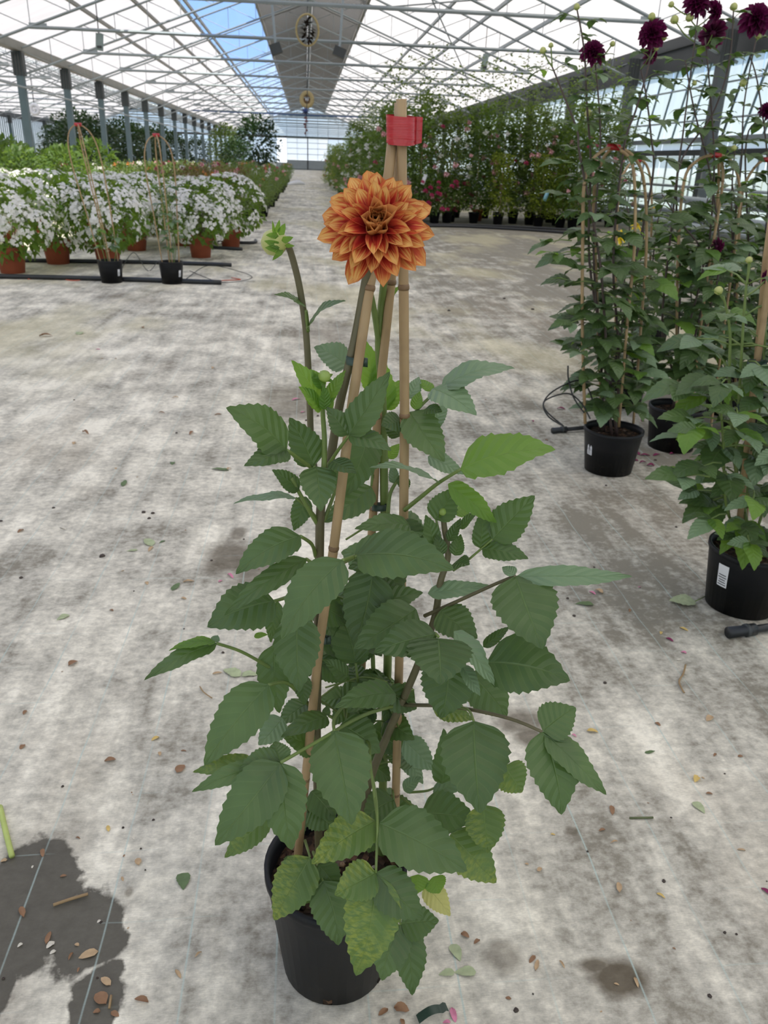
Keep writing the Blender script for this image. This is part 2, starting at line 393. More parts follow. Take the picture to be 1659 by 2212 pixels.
# ------------------------------------------------------------------ roof
ceil = struct('ceiling')
def roof_z(x, rx=RX): return RZ - SLOPE*abs(x - rx)
def pane(x0, x1, ya, yb, mat, cache={}):
    key = (round(x0, 2), round(x1, 2), round(yb-ya, 2), mat.name); rx = RX if x0 > XL-.1 else RX2
    if key not in cache:
        m = MB(); z0, z1 = roof_z(x0, rx), roof_z(x1, rx)
        m.quad((x0, 0, z0), (x1, 0, z1), (x1, yb-ya, z1), (x0, yb-ya, z0)); cache[key] = m.mesh('roof_pane', mat, False)
    add('roof_pane', cache[key], ceil, Matrix.Translation((0, ya, .06)))
YY = BAYS + [YE]
strips = [(XL, -7.4, M_ROOF), (-7.4, -5.95, M_ROOF), (-5.95, -4.8, M_ROOF), (-4.8, -2.1, M_CLEAR), (-2.1, RX, M_ROOF), (RX, 2.65, M_ROOF), (2.65, 5.3, M_ROOF), (5.3, 6.5, M_ROOF), (6.5, 7.9, M_ROOF), (7.9, XR, M_ROOF)]
left_strips = [(XL2, RX2-5.0, M_ROOF), (RX2-5.0, RX2-2.3, M_ROOF), (RX2-2.3, RX2, M_ROOF), (RX2, RX2+2.4, M_CLEAR), (RX2+2.4, RX2+5.2, M_ROOF), (RX2+5.2, XL, M_ROOF)]
for a, b in zip(YY[:-1], YY[1:]):
    for x0, x1, mt in strips: pane(x0, x1, a, b, mt)
    for x0, x1, mt in left_strips: pane(x0, x1, a, b, mt)
def longbar(name, x, z, wd, ht, mat, tilt=0, y0=YS, y1=YE):
    m = MB(); m.bar((x, y0, z), (x, y1, z), wd, ht, V((sin(tilt), 0, cos(tilt)))); addw(name, m, ceil, mat, False)
for x in (-7.4, -5.95, -4.8, -4.55, -2.1, 2.65, 5.3, 6.5, 7.9, RX2-5, RX2-2.3, RX2+2.4, RX2+5.2):
    rx = RX if x > XL else RX2
    longbar('purlin', x, roof_z(x, rx) - .02, .09, .11, M_GUT if x < 0 else M_STEEL)
longbar('vent_edge_beam', -2.1, roof_z(-2.1)-.1, .12, .22, M_GUT); longbar('vent_edge_beam', 2.65, roof_z(2.65)-.1, .12, .22, M_GUT)
longbar('ridge_beam', RX, RZ-.25, .2, .3, M_STEEL); longbar('ridge_beam', RX2, RZ-.1, .12, .2, M_STEEL)
def gutter(x, mat, deep):
    m = MB()
    m.bar((x-.16, YS, GZ-.02), (x-.16, YE, GZ-.02), .03, .26).bar((x+.16, YS, GZ-.02), (x+.16, YE, GZ-.02), .03, .26).bar((x, YS, GZ-.16), (x, YE, GZ-.16), .35, .03)
    if deep: m.bar((x-.02, YS, GZ-.44), (x-.02, YE, GZ-.44), .14, .58)
    addw('gutter', m, ceil, mat, False)
gutter(XL, M_GUT, False); gutter(XR, M_DARK, True); gutter(XL2, M_DARK, False)
# shading slats under the ridge vent: too many and too fine to pick apart
m = MB(); y = 9.0
while y < YE-1:
    for x0, x1 in ((-2.0, RX-.12), (RX+.12, 2.55)):
        z0, z1 = roof_z(x0)-.2, roof_z(x1)-.2
        m.quad((x0, y, z0), (x1, y, z1), (x1, y+.2, z1-.02), (x0, y+.2, z0-.02))
    y += .36
addw('shade_slats', m, ceil, M_SLAT, False, 'stuff')

# ------------------------------------------------------------------ trusses and posts
def truss_meshes(rx, xl, xr):
    d = .95; P = {}
    lo = lambda x: RZ - SLOPE*abs(x-rx) - d
    m = MB(); m.tube([(xl+.15, 0, lo(xl+.15)), (rx, 0, lo(rx))], .04, 6); m.tube([(xr-.15, 0, lo(xr-.15)), (rx, 0, lo(rx))], .04, 6); P['bottom_chord'] = m
    m = MB(); m.tube([(xl+.1, 0, lo(xl)+d-.1), (rx, 0, RZ-.12)], .035, 6); m.tube([(xr-.1, 0, lo(xr)+d-.1), (rx, 0, RZ-.12)], .035, 6); P['top_chord'] = m
    m = MB()
    for s, xe in ((-1, xl), (1, xr)):
        n = 9; px = None
        for i in range(n+1):
            x = lerp(xe, rx, i/n); a = V((x, 0, lo(x))); b = V((x, 0, lo(x)+d-.1)); m.tube([a, b], .012, 4)
            if px is not None: m.tube([(px, 0, lo(px)+d-.1), a], .012, 4)
            px = x
    P['web_bars'] = m
    zt = 4.72; xt = (RZ - d - zt)/SLOPE
    m = MB(); m.tube([(rx-xt, 0, zt), (rx+xt, 0, zt)], .05, 6)
    for s in (-1, 1): m.box((rx+s*(xt-.25), 0, zt+.03), .5, .02, .16)
    P['tie_beam'] = m
    return {k_: v.mesh(k_, M_STEEL, False) for k_, v in P.items()}
PM = truss_meshes(RX, XL, XR); PL = truss_meshes(RX2, XL2, XL)
BLUE = plain('blue_paint', (.03, .1, .3), .5)
for i, y in enumerate(BAYS):
    if y < -4 : continue
    t = thing('roof_truss', 'grey lattice roof truss with tie beam spanning the main greenhouse aisle', 'truss', (RX, y, GZ), 'lattice trusses over the aisle')
    for k_, me in PM.items(): add(k_, me, t, Matrix.Translation((0, y, 0)))
    if y > 25:
        t = thing('roof_truss', 'grey lattice roof truss of the neighbouring span behind the blue-grey posts', 'truss', (RX2, y, GZ), 'lattice trusses of the neighbouring span')
        for k_, me in PL.items(): add(k_, me, t, Matrix.Translation((0, y, 0)))
y = BAYS[14]; m = MB(); m.tube([(XL+.5, y+.5, 4.95), (XR-.7, y+.5, 4.95)], .06, 6)
single('blue_pipe', m, BLUE, 'long blue pipe crossing the roof space below the ridge vent', 'pipe', loc=(0, y+.5, 5.0))
# long diagonal wind braces in the right-hand slope
for (xa, ya, xb, yb) in ((8.2, 21, 2.8, 39), (2.8, 27, 8.2, 45), (8.2, 45, 2.8, 70)):
    m = MB(); m.tube([(xa, ya, roof_z(xa)-.3), (xb, yb, roof_z(xb)-.3)], .03, 5)
    single('wind_brace', m, M_STEEL, 'thin diagonal wind brace below the white roof panes on the wall-window side', 'brace', 'diagonal wind braces', (xa, ya, roof_z(xa)-.3))
def post_mesh(x):
    m = MB(); m.bar((0, 0, 0), (0, 0, GZ-.19), .24, .26, V((0, 1, 0))); return m
pm = post_mesh(0).mesh('shaft', M_POST, False)
m = MB()
for dx in (-.15, -.05, .05, .15): m.box((dx, 0, 4.27), .07, .32, .74)
cap = m.mesh('capital', M_DARK, False)
m = MB(); m.box((0, 0, .01), .3, .35, .06); bse = m.mesh('base_plate', M_DARK, False)
pmw = post_mesh(0).mesh('shaft', M_WPOST, False)
def posts(x, label, group, ymin, mesh=None, scale=1):
    for y in BAYS:
        if y < ymin: continue
        t = thing('steel_post', label, 'post', (x, y, 0), group)
        M = Matrix.Translation((x, y, 0))
        add('shaft', mesh or pm, t, M @ Matrix.Diagonal((scale, scale, 1, 1))); add('capital', cap, t, M); add('base_plate', bse, t, M)
posts(XL, 'blue-grey steel post holding the gutter between the two spans', 'posts under the valley gutter', 8)
posts(XR-.5, 'dark grey steel post standing along the window wall', 'posts along the window wall', 8, pmw, 1.1)
posts(XL2+.6, 'dark steel post along the far corrugated wall', 'posts along the corrugated wall', 60)
m = MB(); m.tube(smoothpts([(XL+.2, 20, 3.6), (XL+.2, 60, 3.4), (XL+.2, 126, 3.6)]), .035, 6)
single('service_pipe', m, M_STEEL, 'pale grey pipe slung along the valley posts', 'pipe', loc=(XL+.2, 60, 3.4))

# ------------------------------------------------------------------ walls
wr = struct('wall_right')
m = MB(); m.bar((XR+.02, YS, .17), (XR+.02, YE, .17), .12, .34); addw('plinth', m, wr, M_BASE, False)
m = MB(); m.bar((XR-.05, YS, 1.98), (XR-.05, YE, 1.98), .3, .14); addw('sill', m, wr, M_DARK, False)
m = MB(); m.bar((XR-.02, YS, 2.30), (XR-.02, YE, 2.30), .2, .12); addw('sill', m, wr, M_BASE, False)
lean = .55
def wall_bay(y, ln):
    n = 6; dy = ln/n
    win = struct('window_%d' % (len([o for o in bpy.data.objects if o.name.startswith('window_')])+1), None, Matrix.Translation((XR, y, 2.36)))
    for i in range(n):
        m = MB(); a, b = i*dy+.02, (i+1)*dy-.02
        m.quad((0, a, 0), (0, b, 0), (lean*.0, b, 2.1), (lean*.0, a, 2.1)); me = m.mesh('pane', M_WALLG, False)
        add('pane', me, win, Matrix.Translation((XR, y, 2.36)))
    for i in range(n+1):
        m = MB(); m.bar((XR-.05, y+i*dy+.3, 2.36), (XR-.05, y+i*dy-.55, 4.45), .04, .05); addw('glazing_bar', m, win, M_POST, False)
    for z in (2.75, 3.55):
        m = MB(); m.tube([(XR-.3, y, z), (XR-.3, y+ln, z)], .025, 5); addw('rail', m, win, M_STEEL, False)
    for z0, z1 in ((.34, 1.9), (2.05, 2.24)):
        for i in range(3):
            m = MB(); a, b = y+i*ln/3+.02, y+(i+1)*ln/3-.02
            m.quad((XR, a, z0), (XR, b, z0), (XR, b, z1), (XR, a, z1)); addw('lower_pane', m, win, M_WALLG, False)
    for i in range(7):
        m = MB(); m.bar((XR-.03, y+i*ln/7, .34), (XR-.03, y+i*ln/7, 1.92), .04, .04); addw('mullion', m, win, M_BASE, False)
for a, b in zip(YY[:-1], YY[1:]):
    if 8 < a < 60: wall_bay(a, b-a)
m = MB(); m.quad((XR, YS, .3), (XR, BAYS[3], .3), (XR, BAYS[3], GZ), (XR, YS, GZ)); addw('wall_film', m, wr, M_WALLG, False)
yb0 = [b for b in BAYS if b >= 60][0]
m = MB(); m.quad((XR, yb0, .3), (XR, YE, .3), (XR, YE, GZ), (XR, yb0, GZ)); addw('wall_film', m, wr, M_WALLG, False)
for nm, x, z, r in (('heating pipe', XR-.72, 1.14, .035), ('heating pipe', XR-.88, .84, .09), ('heating pipe', XR-1.06, .55, .06), ('heating pipe', XR-1.2, .3, .06), ('heating pipe', XR-1.36, .3, .06)):
    m = MB(); m.tube([(x, 9, z), (x, 60, z)], r, 8)
    for yy in range(10, 60, 6): m.box((x+.02, yy, z/2), .03, .04, z)
    single('heating_pipe', m, M_STEEL, 'grey heating pipe running along the foot of the window wall', 'pipe', 'heating pipes by the window wall', (x, 9, 0))
wl = struct('wall_left')
m = MB(); y = YS
while y < YE:
    m.quad((XL2, y, 0), (XL2, y+.5, 0), (XL2+.06, y+.5, GZ), (XL2+.06, y, GZ)); m.quad((XL2+.06, y+.5, 0), (XL2+.06, y+.62, 0), (XL2+.1, y+.62, GZ), (XL2+.1, y+.5, GZ)); y += .62
addw('corrugated_sheet', m, wl, plain('blue_grey_sheet', (.2, .27, .3), .5, 0, .12, .5), False)
m = MB(); m.bar((XL2+.2, YS, GZ-.25), (XL2+.2, YE, GZ-.25), .2, .3); addw('wall_beam', m, wl, M_DARK, False)
wb = struct('wall_back')
def gable(rx, xl, xr, y, parent, mat, dz=4.3, hole=None):
    n = 14
    for i in range(n):
        a, b = lerp(xl, xr, i/n), lerp(xl, xr, (i+1)/n); za, zb = RZ-SLOPE*abs(a-rx), RZ-SLOPE*abs(b-rx)
        pts = [(a, y, dz), (b, y, dz), (b, y, zb)] + ([(rx, y, RZ)] if a < rx-.01 < b-.02 else []) + [(a, y, za)]
        m = MB(); m.v = [V(p) for p in pts]; m.f = [tuple(range(len(pts)))]; addw('gable_pane', m, parent, mat, False)
        if not (hole and a < hole[1] and b > hole[0]):
            m = MB(); m.quad((a, y, .9), (b, y, .9), (b, y, dz), (a, y, dz)); addw('wall_pane', m, parent, mat, False)
        m = MB(); m.bar((a, y-.05, .0), (a, y-.05, za), .05, .06, V((0, 1, 0))); addw('mullion', m, parent, M_POST, False)
    m = MB(); m.bar((xl, y-.1, dz), (xr, y-.1, dz), .2, .3); addw('eave_beam', m, parent, M_DARK, False)
    hw = (RZ-7.1)/SLOPE
    m = MB(); m.bar((rx-hw, y-.1, 7.1), (rx+hw, y-.1, 7.1), .15, .22); addw('collar_beam', m, parent, M_POST, False)
    m = MB()
    for s in (-1, 1): m.bar((rx, y-.1, RZ-.1), (xl if s < 0 else xr, y-.1, GZ-.1), .15, .25)
    addw('gable_rafter', m, parent, M_STEEL, False)
    m = MB(); z = dz+.3
    while z < RZ-.3:
        hw = (RZ-z)/SLOPE-.1; m.bar((rx-hw, y-.15, z), (rx+hw, y-.15, z), .04, .06); z += .36
    addw('louvre_bars', m, parent, M_POST, False, 'stuff')
    m = MB(); m.bar((xl, y, .45), (xr, y, .45), .1, .9); addw('plinth', m, parent, M_BASE, False)
D0, D1 = XL+5*(XR-XL)/14, XL+9*(XR-XL)/14
gable(RX, XL, XR, YE, wb, M_BACKG, hole=(D0, D1)); gable(RX2, XL2, XL, YE, wb, M_BACKG)
dr = struct('door_1', None, Matrix.Translation((RX, YE-.3, 0)))
M_DOOR = film('door_film', (.85, .9, .92), (.95, 1, 1), .45)
for s in (0, 1):
    for i in range(4):
        a = D0 if s == 0 else RX+.05; b = RX-.05 if s == 0 else D1; z0 = 1.35+i*.75
        m = MB(); m.quad((a, YE-.3, z0), (b, YE-.3, z0), (b, YE-.3, z0+.7), (a, YE-.3, z0+.7)); addw('door_panel', m, dr, M_DOOR, False)
        m = MB(); m.bar((a, YE-.34, z0+.725), (b, YE-.34, z0+.725), .05, .06); addw('door_rail', m, dr, M_POST, False)
    m = MB(); m.box(((a+b)/2, YE-.3, .7), b-a, .06, 1.2); addw('kick_panel', m, dr, M_BASE, False)
m = MB(); m.bar((RX, YE-.36, 0), (RX, YE-.36, 4.3), .14, .1, V((0, 1, 0))); addw('door_stile', m, dr, M_DARK, False)
wf = struct('wall_front')
m = MB(); m.v = [V(p) for p in ((XL2, YS, 0), (XR, YS, 0), (XR, YS, GZ), (RX, YS, RZ), (XL, YS, GZ), (RX2, YS, RZ), (XL2, YS, GZ))]; m.f = [(0, 1, 2, 3, 4, 5, 6)]
addw('wall_film', m, wf, M_WALLG, False)

# ------------------------------------------------------------------ leaf, petal, pot builders
def leaf_grid(L, wd, arch=.08, fold=.1, seed=0, teeth=9, droop=0., wave=.02):
    rnd = random.Random(seed); nu = 2*teeth+2; vs_ = [-1, -.7, -.36, 0, .36, .7, 1]
    fm = .333**.5*.667**1.0; P = []; bend = rnd.uniform(-.05, .05)
    for i in range(nu+1):
        u = i/nu
        prof = max(0, u)**.5*max(0, 1-u)**1.0/fm
        if u < .04: prof = max(prof*.6, .06)
        row = []
        for v in vs_:
            x = u*L; hw = prof*wd/2; y = v*hw
            if abs(v) == 1 and 0 < i < nu:
                if i % 2 == 1: x += .014*L; y *= 1.03
                else: y *= .945; x -= .004*L
            y0 = y + bend*L*4*u*(1-u)
            z = 4*arch*L*u*(1-u) + fold*abs(y) - droop*(y*y)/(wd+1e-6) + wave*L*sin(u*11+seed)*abs(v)*prof
            z += .012*wd*cos(2*pi*(u*7 - .22*7*abs(v)))*abs(v)*prof
            row.append(V((x, y0, z)))
        P.append(row)
    return P
def leaf_mb(*a, **k):
    P = leaf_grid(*a, **k); nu = len(P)-1
    m = MB(); m.grid(P, lambda i, j: (i/nu, j/6)); return m
NREF = V((0, -.55, .83)).normalized()
def frame(B, T, twist=0, nref=None):
    X = (T-B).normalized(); N = (nref or NREF); N = N - X*N.dot(X)
    if N.length < .05: N = V((0, -1, .2)) - X*V((0, -1, .2)).dot(X)
    N.normalize(); N = Matrix.Rotation(radians(twist), 3, X) @ N
    Yv = N.cross(X)
    return X, Yv, N
def leaflet(parent, B, T, wpx, twist=0, arch=.08, mat=None, seed=0, fold=.12, droop=.1):
    X, Yv, N = frame(B, T, twist); L = (T-B).length; mid = (B+T)/2; d = (mid-CAM).normalized()
    xi = X - d*X.dot(d)
    vis = 1.0
    if xi.length > .05: vis = abs(Yv.dot(d.cross(xi.normalized())))
    wd = 1.14*wpx/(F/depth(mid))/max(.5, vis); wd = min(wd, L*1.25)
    m = leaf_mb(L, wd, arch, fold, seed, droop=droop)
    M = Matrix(((X.x, Yv.x, N.x, B.x), (X.y, Yv.y, N.y, B.y), (X.z, Yv.z, N.z, B.z), (0, 0, 0, 1)))
    return add('leaflet', m.mesh('leaflet', mat or M_LEAF), parent, M)
def pot_parts(t, c, rt, rb, h, mat, holes=True, soil=None):
    m = MB(); m.lathe([(rb*.3, .004), (rb, .004), (rb, .0), (lerp(rb, rt, .92), h*.9), (rt*.985, h*.905), (rt*1.02, h*.93), (rt*1.02, h), (rt*.955, h), (rt*.93, h*.9), (rb*.9, .03)], 40, V(c))
    p = addw('pot', m, t, mat)
    zs = h*(soil or .87)
    m = MB(); rnd = random.Random(int(rt*1e4)); R_ = lerp(rb, rt, .85)*.96; rings = 7
    pts = [[V(c) + V((R_*i/rings*cos(2*pi*j/20), R_*i/rings*sin(2*pi*j/20), zs + rnd.uniform(-.006, .006) - .004*(i == rings))) for j in range(21)] for i in range(rings+1)]
    for r_ in pts: r_[20] = r_[0].copy()
    m.grid(pts); m.f = [q[::-1] for q in m.f]; addw('soil', m, t, M_SOIL)
    return p
def petal_mesh(name, mat, wr=.42, cup=.35, curl=.25, nu=9, pt=.7):
    # unit length along x, curving; concave side up (z)
    vs_ = [-1, -.6, -.25, 0, .25, .6, 1]; P = []; x = z = 0; ang = .0
    for i in range(nu+1):
        u = i/nu
        prof = (u**.6)*(1-u**3.2)**pt if u < 1 else 0
        prof = max(prof, .1*(1-u))
        row = []
        for v in vs_:
            yy = v*prof*wr/2
            row.append(V((x, yy, z + cup*prof*wr*(v*v)*.8)))
        P.append(row)
        ang = -curl*sin(u*pi*.9) + curl*.6*(1-u)
        x += cos(ang)/nu; z += sin(ang)/nu
    m = MB(); m.grid(P, lambda i, j: (i/nu, j/6)); return m.mesh(name, mat)
def dahlia_flower(parent, c, axis, R_, outer, inner, n=70, seed=1, n_in=18, sub=True, flat=92, name='flower'):
    rnd = random.Random(seed); a = axis.normalized(); e1 = a.cross(V((0, 0, 1))).normalized(); e2 = a.cross(e1)
    m = MB(); rc = R_*.22
    m.lathe([(0.001, -rc), (rc*.75, -rc*.7), (rc, 0), (rc*.8, rc*.7), (0.001, rc*1.25)], 12)
    m.v = [c + e1*p.x + e2*p.y + a*p.z for p in m.v]
    fl = addw(name, m, parent, inner[0].materials[0] if inner else outer[0].materials[0])
    for i in range(n):
        t = ((i+.5)/n)**.75; th = i*2.39996 + rnd.uniform(-.12, .12)
        ph = radians(8 + (flat-8)*t**1.0 + rnd.uniform(-4, 4))
        L = R_*(.36 + .64*t**.8)*rnd.uniform(.93, 1.05)
        rad = e1*cos(th) + e2*sin(th); D = a*cos(ph) + rad*sin(ph); up = a*sin(ph) - rad*cos(ph)
        up = Matrix.Rotation(rnd.uniform(-.18, .18), 3, D) @ up
        B = c + a*(rc*.5*(1-t)) + D*(R_*.03)
        if i < n_in and inner: me = inner[i % len(inner)]
        else: me = outer[i % len(outer)]
        Yv = up.cross(D); s = L; sw = s*rnd.uniform(.85, 1.05)
        M = Matrix(((D.x*s, Yv.x*sw, up.x*s, B.x), (D.y*s, Yv.y*sw, up.y*s, B.y), (D.z*s, Yv.z*sw, up.z*s, B.z), (0, 0, 0, 1)))
        add('petal', me, fl, M)
    return fl
def bud(parent, c, axis, r, mat, sep=True, seed=0, L=1.0):
    a = axis.normalized(); e1 = a.cross(V((.3, .2, 1))).normalized(); e2 = a.cross(e1)
    m = MB(); m.lathe([(.02*r, -r*.9), (r*.6, -r*.8), (r*.95, -r*.3), (r, .05*r), (r*.85, r*.55), (r*.45, r*.92), (.02*r, r*1.05)], 14)
    m.v = [c + e1*p.x + e2*p.y + a*p.z*L for p in m.v]
    b = addw('bud', m, parent, mat)
    if sep:
        for i in range(5):
            th = i*2*pi/5 + seed; rad = e1*cos(th) + e2*sin(th); B = c - a*r*.85 + rad*r*.3; T = B + (rad*1.0 + a*.25)*r*1.5
            X, Yv, N = frame(B, T, 0, a); LL = (T-B).length
            me = leaf_mb(LL, r*.9, .15, .2, i, teeth=2).mesh('sepal', M_LIME)
            add('sepal', me, b, Matrix(((X.x, Yv.x, N.x, B.x), (X.y, Yv.y, N.y, B.y), (X.z, Yv.z, N.z, B.z), (0, 0, 0, 1))))
    return b
def cane(parent, pts, r, nodes=4, name='cane'):
    pts = [V(p) for p in pts]; m = MB()
    if len(pts) == 2: pts = [lerp(pts[0], pts[1], i/12) for i in range(13)]
    m.tube(pts, [r*(1.08-.16*i/(len(pts)-1)) for i in range(len(pts))], 10)
    o = addw(name, m, parent, M_CANE)
    for k_ in range(nodes):
        i = int((k_+.6)/nodes*(len(pts)-2)); p = pts[i]; q = pts[i+1]; d = (q-p).normalized()
        m = MB(); m.tube([p-d*r*.55, p-d*r*.2, p+d*r*.2, p+d*r*.55], [r*1.02, r*1.13, r*1.13, r*1.02], 10); addw('node_ring', m, o, M_NODE)
    return o

# ------------------------------------------------------------------ the potted dahlia in the foreground
YC = 1.117; PC = V((.047, YC, 0))
T0 = thing('potted_dahlia', 'tall orange dahlia in a dark pot with three bamboo canes bound by red tape', 'potted plant', PC)
pot_parts(T0, PC, .135, .106, .265, M_POT)
for a_ in (-100, -35, 35):
    g = radians(a_); m = MB(); rot = Matrix.Rotation(g, 3, 'Z')
    m.box(PC + V((cos(g)*.1015, sin(g)*.1015, .012)), .012, .018, .018, rot); addw('drain_hole', m, T0, M_SOIL)
rnd = random.Random(3)
for i in range(34):
    g = rnd.uniform(0, 2*pi); rr = .115*sqrt(rnd.random()); s = rnd.uniform(.003, .009)
    m = MB(); m.lathe([(.001, -s*.6), (s*.9, -s*.2), (s*.6, s*.25), (.001, s*.3)], 5, PC + V((cos(g)*rr, sin(g)*rr, .234))); addw('pebble', m, T0, rnd.choice([M_STONE, M_NODE, M_NODE, M_SOIL]))
def PT(L_): return [at(*p) for p in L_]
cane(T0, PT([(640, 1885, 1.075), (660, 1682, 1.07), (689, 1398, 1.06), (721, 1184, 1.055), (757, 898, 1.06), (798, 622, 1.09), (840, 372, 1.112), (849, 285, 1.118)]), .0072, 5)
cane(T0, PT([(762, 1800, 1.20), (782, 1435, 1.185), (807, 1097, 1.17), (815, 898, 1.16), (845, 609, 1.15), (858, 420, 1.14), (862, 222, 1.135)]), .0068, 4)
cane(T0, PT([(852, 1860, 1.13), (855, 1715, 1.13), (863, 1398, 1.13), (872, 1122, 1.13), (874, 898, 1.125), (872, 620, 1.12), (868, 400, 1.115), (867, 214, 1.11)]), .0074, 5)
# red tape wound round the cane tops
m = MB(); ct = at(866, 281, 1.118); up = (at(866, 250, 1.118)-at(866, 311, 1.118)); hh = up.length/2; uz = up.normalized()
for k_ in range(7):
    t = k_/6; P = []
    c_ = ct + uz*(lerp(-hh*.55, hh*.55, t)); rw = .0178 + .001*sin(k_*2.3)
    ring = [[c_ + uz*z_ + V((cos(g)*rw*1.02, sin(g)*.02, sin(g+k_)*.0022)) for z_ in (-hh*.46, 0, hh*.46)] for g in [2*pi*i/20 for i in range(21)]]
    m.grid(ring)
b0 = ct + V((.0165, 0, 0))
m.grid([[b0 + V((x*.011, -.004*sin(x*3), z_*.017 + .003*x)) for z_ in (-1, -.4, .3, .95-.2*x)] for x in (0, .5, 1.0)])
addw('red_tape', m, T0, M_TAPE)
def clip(u, v, Y, wpx, hpx, parent, tilt=0):
    c = at(u, v, Y); s = depth(c)/F; m = MB(); rx_, rz_ = wpx*s/2, hpx*s/2
    m.lathe([(rx_, -rz_), (rx_, rz_), (rx_*.86, rz_), (rx_*.86, -rz_), (rx_, -rz_)], 18, V((0, 0, 0)))
    m.box(V((rx_*.95, -.002, 0)), .008, .012, rz_*2)
    m.v = [c + V((p.x, p.y*.55, p.z + p.x*tilt)) for p in m.v]; addw('plant_clip', m, parent, M_CLIP)
clip(768, 780, 1.08, 42, 18, T0, -.1); clip(697, 1382, 1.062, 26, 17, T0); clip(850, 1545, 1.13, 34, 14, T0, .6); clip(820, 1095, 1.16, 34, 14, T0)
def stem(parent, L_, r0_, r1_, mat, name='stem'):
    p = smoothpts(PT(L_), 6); n = len(p)-1; m = MB(); m.tube(p, [lerp(r0_, r1_, i/n) for i in range(n+1)], 10); return addw(name, m, parent, mat)
stem(T0, [(690, 1885, 1.13), (684, 1600, 1.10), (687, 1370, 1.085), (690, 1200, 1.08), (694, 1086, 1.08), (715, 985, 1.08), (733, 877, 1.08), (765, 740, 1.085), (791, 600, 1.09), (803, 540, 1.06)], .0078, .0056, M_STEMB)
stem(T0, [(822, 1885, 1.16), (827, 1697, 1.165), (838, 1400, 1.17), (832, 1200, 1.17), (829, 1000, 1.165), (826, 860, 1.165), (818, 740, 1.16), (826, 640, 1.15), (835, 560, 1.1)], .0085, .005, M_STEMG)
stem(T0, [(818, 740, 1.16), (806, 660, 1.14), (790, 600, 1.12), (780, 590, 1.10)], .0045, .004, M_STEMG)
stem(T0, [(672, 960, 1.12), (668, 850, 1.12), (664, 760, 1.115), (658, 690, 1.11), (645, 610, 1.105), (628, 545, 1.10), (620, 530, 1.095)], .005, .0045, M_STEMB)
stem(T0, [(694, 1086, 1.08), (680, 1020, 1.10), (672, 960, 1.12)], .0055, .005, M_STEMB)
stem(T0, [(780, 1760, 1.12), (801, 1678, 1.115), (836, 1590, 1.11), (868, 1517, 1.1), (905, 1430, 1.09), (939, 1334, 1.085), (951, 1259, 1.085), (968, 1200, 1.09), (960, 1140, 1.09), (957, 1112, 1.09)], .0085, .004, M_STEMB)
stem(T0, [(700, 1010, 1.06), (701, 950, 1.06), (697, 885, 1.06), (699, 830, 1.055)], .0042, .003, M_STEMG)
stem(T0, [(806, 1560, 1.15), (806, 1440, 1.15), (803, 1395, 1.16)], .004, .004, M_STEMG)
bud(T0, at(701, 813, 1.05), V((.05, -.5, .85)), .0085, M_BUD, True, .4)
bud(T0, at(957, 1106, 1.09), V((0, -.5, .9)), .0065, M_BUD, True, .1)
bb = bud(T0, at(593, 524, 1.095), V((-.75, -.55, -.05)), .0175, M_BUD2, False)
def SEP(b, B, T, wpx, mat=None, tw=0, arch=.12, seed=3):
    X, Yv, N = frame(B, T, tw, V((0, -1, .1))); L_ = (T-B).length; wd = wpx*depth(B)/F
    add('sepal', leaf_mb(L_, wd, arch, .2, seed, teeth=1).mesh('sepal', mat or M_LIME), b, Matrix(((X.x, Yv.x, N.x, B.x), (X.y, Yv.y, N.y, B.y), (X.z, Yv.z, N.z, B.z), (0, 0, 0, 1))))
for (bx, by, tx, ty, w_) in ((603, 508, 616, 482, 17), (596, 505, 604, 474, 12), (592, 506, 588, 476, 7), (608, 520, 634, 512, 15), (612, 540, 588, 563, 12), (608, 534, 570, 520, 16), (606, 540, 572, 535, 16), (602, 510, 574, 508, 14), (615, 530, 637, 531, 9)):
    SEP(bb, at(bx, by, 1.082), at(tx, ty, 1.078), w_)
# the bloom
OUT = [petal_mesh('petal', M_PETAL, wr_, cp, cu) for wr_, cp, cu in ((.6, .55, .2), (.66, .45, .3), (.56, .65, .12), (.62, .4, .32))]
INN = [petal_mesh('petal', M_PETALI, wr_, cp, cu, 7) for wr_, cp, cu in ((.62, .7, -.75), (.66, .8, -.6))]
fc = at(812, 497, 1.02)
dahlia_flower(T0, fc + V((0, -.012, 0)), V((-.09, -.9, .42)), .071, OUT, INN, 82, 4, 26)
m = MB(); m.lathe([(.004, -.012), (.017, -.006), (.02, .004), (.008, .01)], 12, fc + V((0, .018, -.004))); addw('calyx', m, T0, M_STEMG)

